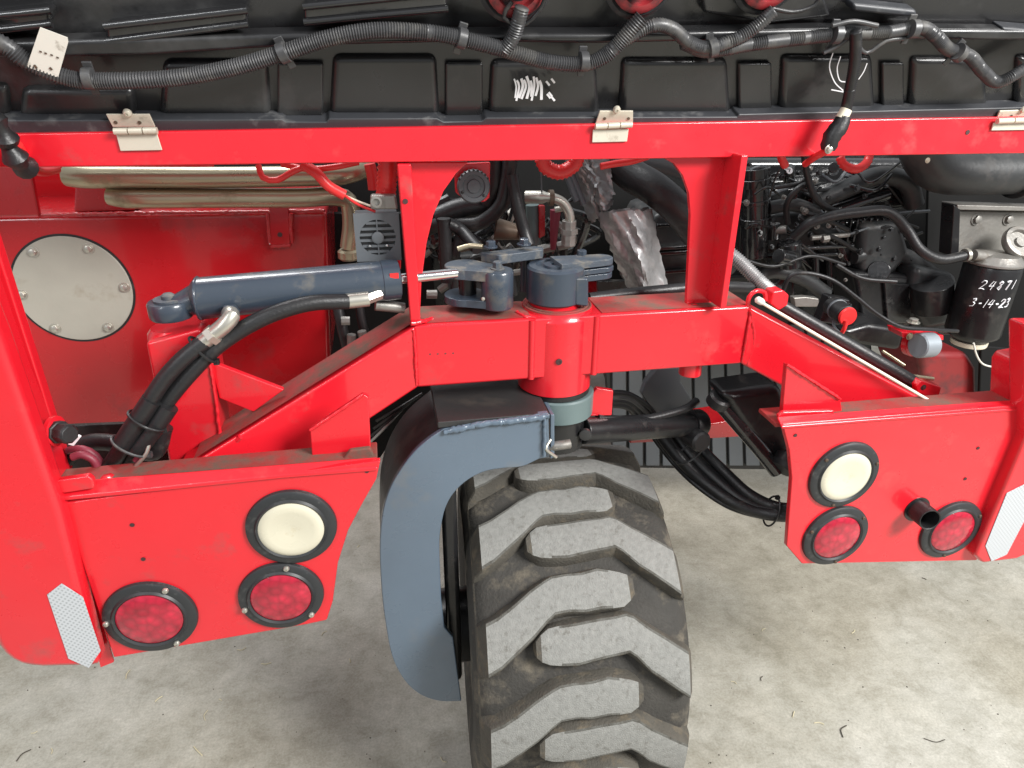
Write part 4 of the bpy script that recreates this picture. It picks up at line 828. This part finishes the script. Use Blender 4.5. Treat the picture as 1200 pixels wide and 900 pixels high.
# ---- filter assembly at the right
ft = empty('oil_filter', P(1160, 340, 1.35), T); fi = ft.location.copy()
def ff(o): o.parent = ft; o.location = -fi; return o
fc = P(1153, 345, 1.34); rF = .061; zt_ = P(1163, 312, 1.34).z; zb_f = P(1160, 396, 1.34).z
ff(G().lathe([(rF * .55, zb_f - .004), (rF * .62, zb_f), (rF * .66, zb_f + .004), (rF * .95, zb_f + .016), (rF, zb_f + .024), (rF, zt_), (rF * .97, zt_ + .006), (rF * .9, zt_ + .008)], (fc.x, fc.y, 0), (0, 0, 1), 56).build('canister', 'black'))
ff(G().lathe([(rF * .64, zb_f - .012), (rF * .66, zb_f - .010), (rF * .67, zb_f - .001), (rF * .64, zb_f)], (fc.x, fc.y, 0), (0, 0, 1), 40).build('drain_ring', 'ivory'))
ff(G().lathe([(rF * .99, zt_ + .008), (rF * 1.03, zt_ + .010), (rF * 1.03, zt_ + .014), (rF * .98, zt_ + .016), (rF * .8, zt_ + .03), (.02, zt_ + .034), (0, zt_ + .034)], (fc.x, fc.y, 0), (0, 0, 1), 48).build('filter_head', 'alu'))
ff(plate('mount_plate', [(1124, 246), (1206, 248), (1206, 306), (1120, 300)], 1.40, .012, 'alu', None, .006)); ff(plate('top_angle', [(1122, 240), (1230, 243), (1230, 248), (1122, 246)], 1.37, .05, 'alu', None, .002)); ff(plate('side_angle', [(1118, 240), (1126, 244), (1124, 304), (1114, 300)], 1.37, .04, 'black', None, .003))
for x, y in ((1144, 257), (1181, 257)): ff(bolt(P(x, y, 1.40), (0, -1, .1), .010, .009, 'alu', None))
ff(G().lathe([(.018, -.01), (.036, .0), (.040, .006), (.041, .014), (.038, .019), (.030, .020), (.027, .012), (.013, .012), (.012, .018), (0, .018)], P(1190, 287, 1.34), (-.05, -.75, .65), 40).build('primer_knob', 'alu'))
ff(G().cyl(P(1140, 299, 1.33), P(1175, 304, 1.34), .013, n=20).build('inlet', 'alu'))
ff(hose('drain_wire', PP((1141, 402, 1.29), (1144, 415, 1.29), (1151, 426, 1.29), (1164, 430, 1.30), (1180, 430, 1.31), (1192, 422, 1.32), (1196, 408, 1.33)), .0022, 'tag', None))
# handwriting 24871 / 3-14-23 in white marker, wrapped on the can
DG = {'2': [[(0, .75), (.25, 1), (.6, .95), (.65, .7), (.1, .1), (0, 0), (.35, .08), (.75, 0)]], '4': [[(.35, 1), (.0, .4), (.65, .45)], [(.62, .95), (.38, 0)]], '8': [[(.6, .85), (.3, 1), (.1, .78), (.5, .4), (.35, .02), (.05, .2), (.4, .55), (.62, .85)]],
      '7': [[(0, .92), (.6, 1), (.25, 0)]], '1': [[(.4, 1), (.2, 0)]], '3': [[(.05, .9), (.45, 1), (.5, .75), (.2, .55), (.55, .4), (.4, .05), (0, .0)]], '-': [[(.05, .45), (.4, .5)]]}
def handwrite(txt, lx_, ly, size, adv):
    g = G(); x = 0
    for ch in txt:
        for st_ in DG[ch]:
            pts = []
            for (u, v) in [(.7 * p[0], p[1]) for p in st_]: pts.append((x + u * size + v * size * .15, v * size))
            s3 = []
            for i in range(len(pts) - 1):
                for k in range(4): s3.append((pts[i][0] + (pts[i + 1][0] - pts[i][0]) * k / 4, pts[i][1] + (pts[i + 1][1] - pts[i][1]) * k / 4))
            s3.append(pts[-1]); r_ = rF + .0005; W_ = []
            for (u, v) in s3:
                th = lx_ + u / r_; W_.append(Vector((fc.x + r_ * math.sin(th), fc.y - r_ * math.cos(th), ly + v + u * .08)))
            g.tube(W_, .0021, 6, flat=.45)
        x += adv * size * (.5 if ch in '1-' else .78)
    return ff(g.build('handwriting', 'white'))
FA = math.atan2(-fc.x, fc.y)
handwrite('24871', FA - .22, P(1153, 343, 1.28).z, .021, 1.02); handwrite('3-14-23', FA - .34, P(1150, 364, 1.28).z, .020, .95)

# plug with red cap
pg = empty('socket_plug', P(985, 370, 1.22), T); pi_ = pg.location.copy()
def pg_(o): o.parent = pg; o.location = -pi_; return o
pg_(G().box(P(974, 362, 1.28), (.055, .03, .06), Matrix.Rotation(R(12), 3, 'Y')).build('bracket', 'black', None, .004))
a_ = P(975, 358, 1.26); b_ = P(992, 370, 1.20)
pg_(G().cyl(a_, b_, .021, n=24).build('barrel', 'rubber', None, .002)); pg_(G().lathe([(.0225, 0), (.0225, .004), (.021, .005)], a_ + (b_ - a_) * .35, b_ - a_, 24).build('band', 'grey'))
pg_(G().lathe([(.019, 0), (.020, .003), (.018, .007), (0, .008)], b_ + (b_ - a_) * .02, (b_ - a_) + Vector((0, -.03, 0)), 28).build('cap', 'red_plastic'))
pg_(hose('cap_strap', PP((992, 376, 1.19), (989, 386, 1.19), (985, 392, 1.20)), .0045, 'red_plastic', None)); pg_(hose('cap_strap', PP((985, 392, 1.20), (977, 382, 1.23), (978, 368, 1.245)), .0035, 'grey', None))
# engine mount with red washer and grey roller
mo = empty('engine_mount', P(1085, 400, 1.3), T); mi_ = mo.location.copy()
def mm(o): o.parent = mo; o.location = -mi_; return o
mm(G().lathe([(.034, 0), (.034, .012), (.028, .014)], P(1068, 400, 1.30), (.2, -1, .1), 28).build('washer', 'red'))
mm(plate('plate', [(1056, 389), (1106, 393), (1106, 399), (1058, 396)], 1.27, .05, 'red', None, .002))
mm(G().lathe([(.026, 0), (.029, .003), (.029, .040), (.026, .043)], P(1075, 405, 1.25), (1, .1, -.05), 28).build('roller', 'grey_light'))
mm(bolt(P(1070, 378, 1.27), (0, 0, 1), .010, .010, 'steel', None)); mm(bolt(P(1066, 394, 1.265), (0, -1, 0), .006, .004, 'bronze', None))
plate('side_tank', [(1078, 412), (1136, 414), (1146, 430), (1150, 520), (1106, 500), (1094, 470), (1082, 440)], 1.45, .2, 'tank_red', T, .02)
plate('side_shield', [(1150, 405), (1200, 410), (1260, 420), (1260, 520), (1146, 520)], 1.42, .01, 'matte', T, .004)
hose('brake_line', PP((1034, 411, 1.2), (1048, 420, 1.19), (1060, 428, 1.18)), .003, 'bronze', T)

# ---- centre bay: wrapped exhaust, big hose, brass elbow
def crumple(name, pts_px, Y, amp, seed, par):
    random.seed(seed); (x0, y0), (x1, y1), (x2, y2), (x3, y3) = pts_px; n, k = 20, 22; vs = []; fs = []
    for i in range(n + 1):
        for j in range(k + 1):
            s_ = j / k; t_ = i / n; xa_ = x0 + (x3 - x0) * t_; ya_ = y0 + (y3 - y0) * t_; xb_ = x1 + (x2 - x1) * t_; yb_ = y1 + (y2 - y1) * t_
            p = P(xa_ + (xb_ - xa_) * s_ + random.uniform(-1.6, 1.6), ya_ + (yb_ - ya_) * s_ + random.uniform(-1.6, 1.6), Y - .05 * math.sin(math.pi * s_) + .010 * math.sin(s_ * 9 + t_ * 5 + seed) + .004 * math.sin(s_ * 21 - t_ * 9) + random.uniform(-amp, amp) * .25); vs.append(p)
    for i in range(n):
        for j in range(k): a = i * (k + 1) + j; fs.append((a, a + 1, a + k + 2, a + k + 1))
    N0 = len(vs); vs += [v + Vector((0, .02, 0)) for v in vs]; fs += [tuple(q + N0 for q in reversed(f)) for f in fs[:]]
    return G().add(vs, fs).build(name, 'foil', par, angle=50)
crumple('heat_shield', [(662, 184), (716, 184), (718, 240), (694, 262)], 1.42, .006, 5, T); crumple('heat_shield', [(700, 250), (764, 246), (782, 336), (738, 340)], 1.38, .004, 9, T)
crumple('heat_shield', [(666, 184), (690, 184), (722, 226), (700, 256)], 1.40, .006, 15, T)
hose('air_hose', PP((716, 184, 1.46), (740, 205, 1.42), (768, 222, 1.38), (795, 246, 1.37), (822, 280, 1.40), (850, 310, 1.45)), .034, 'rubber', T, 28); hose('air_hose', PP((735, 184, 1.5), (775, 188, 1.5), (815, 200, 1.5)), .03, 'grey', T, 20)
ex = empty('fuel_pipe_elbow', P(650, 240, 1.3), T); exi = ex.location.copy()
def xq(o): o.parent = ex; o.location = -exi; return o
xq(G().tube(smooth(PP((616, 231, 1.32), (632, 231, 1.31), (648, 232, 1.30), (660, 238, 1.30), (667, 250, 1.30), (668, 262, 1.30))), .011, 16, rf=lambda i: .0125 if i < 6 else .0095).build('pipe', 'steel'))
xq(G().cyl(P(667, 258, 1.30), P(666, 288, 1.30), .015, n=8).build('coupling', 'alu', None, .002)); xq(G().cyl(P(667, 268, 1.30), P(667, 274, 1.30), .0175, n=6).build('coupling_nut', 'alu')); xq(G().cyl(P(643, 232, 1.303), P(648, 232, 1.303), .0155, n=18).build('band', 'brown'))
G().cyl(P(651, 246, 1.34), P(648, 292, 1.34), .011, .006, 16).build('cable_boot', 'maroon', T); G().cyl(P(650, 246, 1.33), P(660, 244, 1.33), .006, n=12).build('boot_pin', 'steel', T)
plate('red_lever', [(632, 241), (639, 241), (639, 276), (632, 280)], 1.36, .012, 'red_in', T, .002)
hose('control_hose', PP((600, 205, 1.27), (606, 240, 1.26), (614, 270, 1.26), (620, 288, 1.25)), .0115, 'rubber', T); hose('control_hose', PP((598, 186, 1.3), (594, 215, 1.3), (586, 242, 1.3), (560, 262, 1.32), (520, 262, 1.35), (498, 270, 1.4)), .014, 'rubber', T)
hose('control_hose', PP((520, 256, 1.3), (522, 290, 1.3), (524, 330, 1.3)), .013, 'rubber', T); hose('control_hose', PP((510, 256, 1.35), (540, 244, 1.35), (575, 240, 1.35)), .02, 'rubber', T)
hose('control_hose', PP((580, 186, 1.32), (580, 215, 1.32), (572, 238, 1.33)), .018, 'rubber', T); hose('control_hose', PP((560, 292, 1.25), (540, 270, 1.3), (525, 262, 1.3)), .012, 'rubber', T)
G().cyl(P(624, 240, 1.38), P(626, 286, 1.38), .014, n=14).build('grey_pipe', 'green_steel', T)
G().cyl(P(580, 268, 1.33), P(612, 273, 1.32), .022, .014, 24).build('solenoid', 'brown', T, .003); G().lathe([(.013, 0), (.013, .006), (.006, .007), (.005, .003), (0, .003)], P(609, 273, 1.315), (1, -.3, .1), 20).build('solenoid_end', 'alu', T)
plate('pale_bracket', [(556, 246), (578, 243), (577, 250), (558, 253)], 1.45, .02, 'ivory', T, .002)
plate('pale_bracket', [(596, 250), (606, 240), (604, 256), (600, 262)], 1.42, .02, 'tag', T, .002)
hose('thin_wire', PP((634, 186, 1.3), (634, 205, 1.3), (635, 228, 1.3)), .0015, 'grey', T)
for a_, b_ in (((668, 200), (684, 240)), ((664, 204), (676, 236)), ((540, 292), (564, 286))): G().cyl(P(*a_, 1.38), P(*b_, 1.36), .007, n=10).build('thin_pipe', 'grey' if a_[0] > 600 else 'brown', T)
random.seed(21)
for k in range(44):
    px = random.uniform(500, 700); py = random.uniform(225, 300); Y_ = random.uniform(1.42, 1.6)
    G().tube(smooth(PP((px, py, Y_), (px + random.uniform(-25, 25), py + random.uniform(5, 30), Y_), (px + random.uniform(-30, 30), py + random.uniform(20, 60), Y_ + .02))), random.choice([.004, .007, .010]), 8).build('fuel_line', random.choice(['rubber', 'gloss', 'rubber', 'gloss', 'alu']), T)
# fittings right of the tank bottom, wiring left of the yoke
for x, y, dx, dy in ((400, 376, 10, 0), (412, 392, 0, 14), (424, 388, 2, 10), (500, 345, 12, 0)): G().cyl(P(x, y, 1.3), P(x + dx, y + dy, 1.3), .009, n=8).build('fitting', 'alu', T)
hose('control_hose', PP((392, 340, 1.35), (400, 380, 1.33), (410, 420, 1.32), (420, 470, 1.3)), .011, 'rubber', T); hose('control_hose', PP((420, 350, 1.35), (425, 380, 1.34), (434, 410, 1.33), (440, 440, 1.3)), .009, 'rubber', T)
for k in range(4): hose('thin_wire', PP((432 + k * 3, 520 - k * 9, 1.3), (452 + k * 3, 500 - k * 6, 1.28), (480 + k * 5, 470 - k * 3, 1.3)), .003, random.choice(['rubber', 'rubber', 'foil']), T)
plate('shade_panel', [(388, 250), (500, 250), (520, 440), (470, 500), (430, 560), (300, 580), (300, 505), (388, 420)], 1.65, .02, 'matte', T)  # near-black sheet, shade behind the left bay put into its colour
# upright black sheet standing in for the darkness under the left bay; curled hoses
plate('bay_shade_sheet', [(60, 500), (260, 492), (260, 560), (60, 590)], 1.12, .01, 'black', T)
hose('red_hose', PP((80, 528, 1.03), (96, 526, 1.02), (112, 534, 1.02), (120, 548, 1.02), (122, 562, 1.03)), .006, 'maroon', T); loom('braided_hose', PP((84, 536, 1.0), (96, 533, 1.0), (110, 540, 1.0), (116, 556, 1.0)), .006, 'maroon', T)
hose('control_hose', PP((70, 545, 1.05), (100, 520, 1.06), (140, 520, 1.05), (180, 530, 1.03), (192, 500, 1.03)), .014, 'rubber', T); plate('white_label', [(79, 521), (91, 510), (95, 512), (86, 523)], 1.0, .004, 'white', T, .001)
hose('thin_wire', PP((150, 556, 1.0), (160, 545, .99), (172, 530, .99), (176, 510, 1.0)), .003, 'steel', T); hose('red_hose', PP((160, 540, 1.0), (172, 520, 1.0), (176, 500, 1.0), (170, 492, 1.01)), .006, 'maroon', T)

# ------------------------------------------------------------------ chassis forward of the bay (outside the view; it shades the floor)
G().box((.29, 3.0, .95), (1.5, 1.1, .5)).build('front_body', 'red', T, .02)
for sx in (-1, 1):
    G().lathe([(.25, -.18), (.39, -.19), (.40, -.15), (.40, .15), (.39, .19), (.25, .18)], (.29 + sx * 1.05, 3.1, .40), (1, 0, 0), 48).build('front_wheel', 'tyre', T)

# ------------------------------------------------------------------ scraps on the floor
LAB = ['longer straw scrap just under the bottom edge of the left lamp panel', 'short straw scrap directly below the longer one under the left panel', 'curved straw scrap at the lower edge left of the tyre', 'straw scrap lying just above the curved one near the bottom', 'straw scrap beneath the lower inner tail lamp of the left panel', "pale straw curl between the two left tail lamps' shadows on the floor", 'dark twig at the very bottom left corner of the floor', 'tiny pale straw crumb between the fender and the tyre', 'small pale straw scrap below the white fender reflector', 'pale straw scrap near the lower left corner beside the dark twig', 'straw scrap right below the inner corner of the left lamp panel', 'straw scrap on the open floor immediately right of the tyre', 'dark twig on the open floor right of the tyre near the bottom', 'short dark twig in the middle of the floor right of the tyre', 'longest dark twig at the lower right of the floor', 'straw scrap on the bright floor below the right lamp panel', 'short dark twig just under the lower edge of the right panel', 'straw scrap touching the dark twig right of the tyre', 'small straw scrap between the left panel edge and the blue grey yoke', "tiny straw scrap next to the tyre's right shoulder", "small straw scrap right of the tyre's middle lugs", "small straw scrap left of the blue grey yoke's lower end", 'straw scrap at the bottom between yoke and tyre']
random.seed(5)
spots = [(150, 790, 18, 'pale'), (186, 819, 12, 'pale'), (232, 880, 22, 'pale'), (242, 838, 18, 'pale'), (312, 777, 16, 'pale'), (283, 760, 14, 'pale'), (28, 885, 20, 'dark'), (258, 820, 5, 'pale'), (40, 858, 8, 'pale'), (60, 880, 10, 'pale'),
         (380, 742, 12, 'pale'), (930, 837, 12, 'pale'), (990, 857, 24, 'dark'), (893, 795, 10, 'dark'), (1095, 866, 30, 'dark'), (1000, 740, 12, 'pale'), (1083, 678, 8, 'dark'), (960, 848, 14, 'pale'), (420, 640, 8, 'pale'), (860, 800, 9, 'pale'), (895, 738, 10, 'pale'), (410, 774, 8, 'pale'), (520, 890, 12, 'pale')]
dk = []; 
for i, (x, y, L_, kind) in enumerate(spots):
    an = random.uniform(-.9, .9) + (1.3 if i % 3 == 0 else 0); c = PZ(x, y, 0.0025); l_ = L_ * .0018; t = Vector((math.cos(an), math.sin(an), 0)); s_ = Vector((-t.y, t.x, 0)); bend = random.uniform(-.25, .25)
    o = G().tube(smooth([-t * l_ / 2, s_ * l_ * bend, t * l_ / 2], .004), random.uniform(.0009, .0016), 6).build('straw_scrap' if kind == 'pale' else 'twig_scrap', 'straw' if kind == 'pale' else 'debris'); o.location = c
    o['category'] = 'straw' if kind == 'pale' else 'twig'; o['group'] = 'pale straw scraps on the concrete' if kind == 'pale' else 'dark twig scraps on the concrete'
    o['label'] = LAB[i]
g = G(); random.seed(8)
for k in range(150):
    px = random.uniform(0, 1200); py = random.uniform(600, 900); c = PZ(px, py, 0); s_ = random.uniform(.0008, .0026); g.box(c + Vector((0, 0, s_ * .4)), (s_, s_ * random.uniform(.6, 1.6), s_ * .8), Matrix.Rotation(random.random() * 3, 3, 'Z'))
gr = g.build('grit', 'debris'); gr['kind'] = 'stuff'; gr['label'] = 'fine dark grit scattered over the concrete floor'
bpy.context.view_layer.update()
# every part keeps its own place under its thing
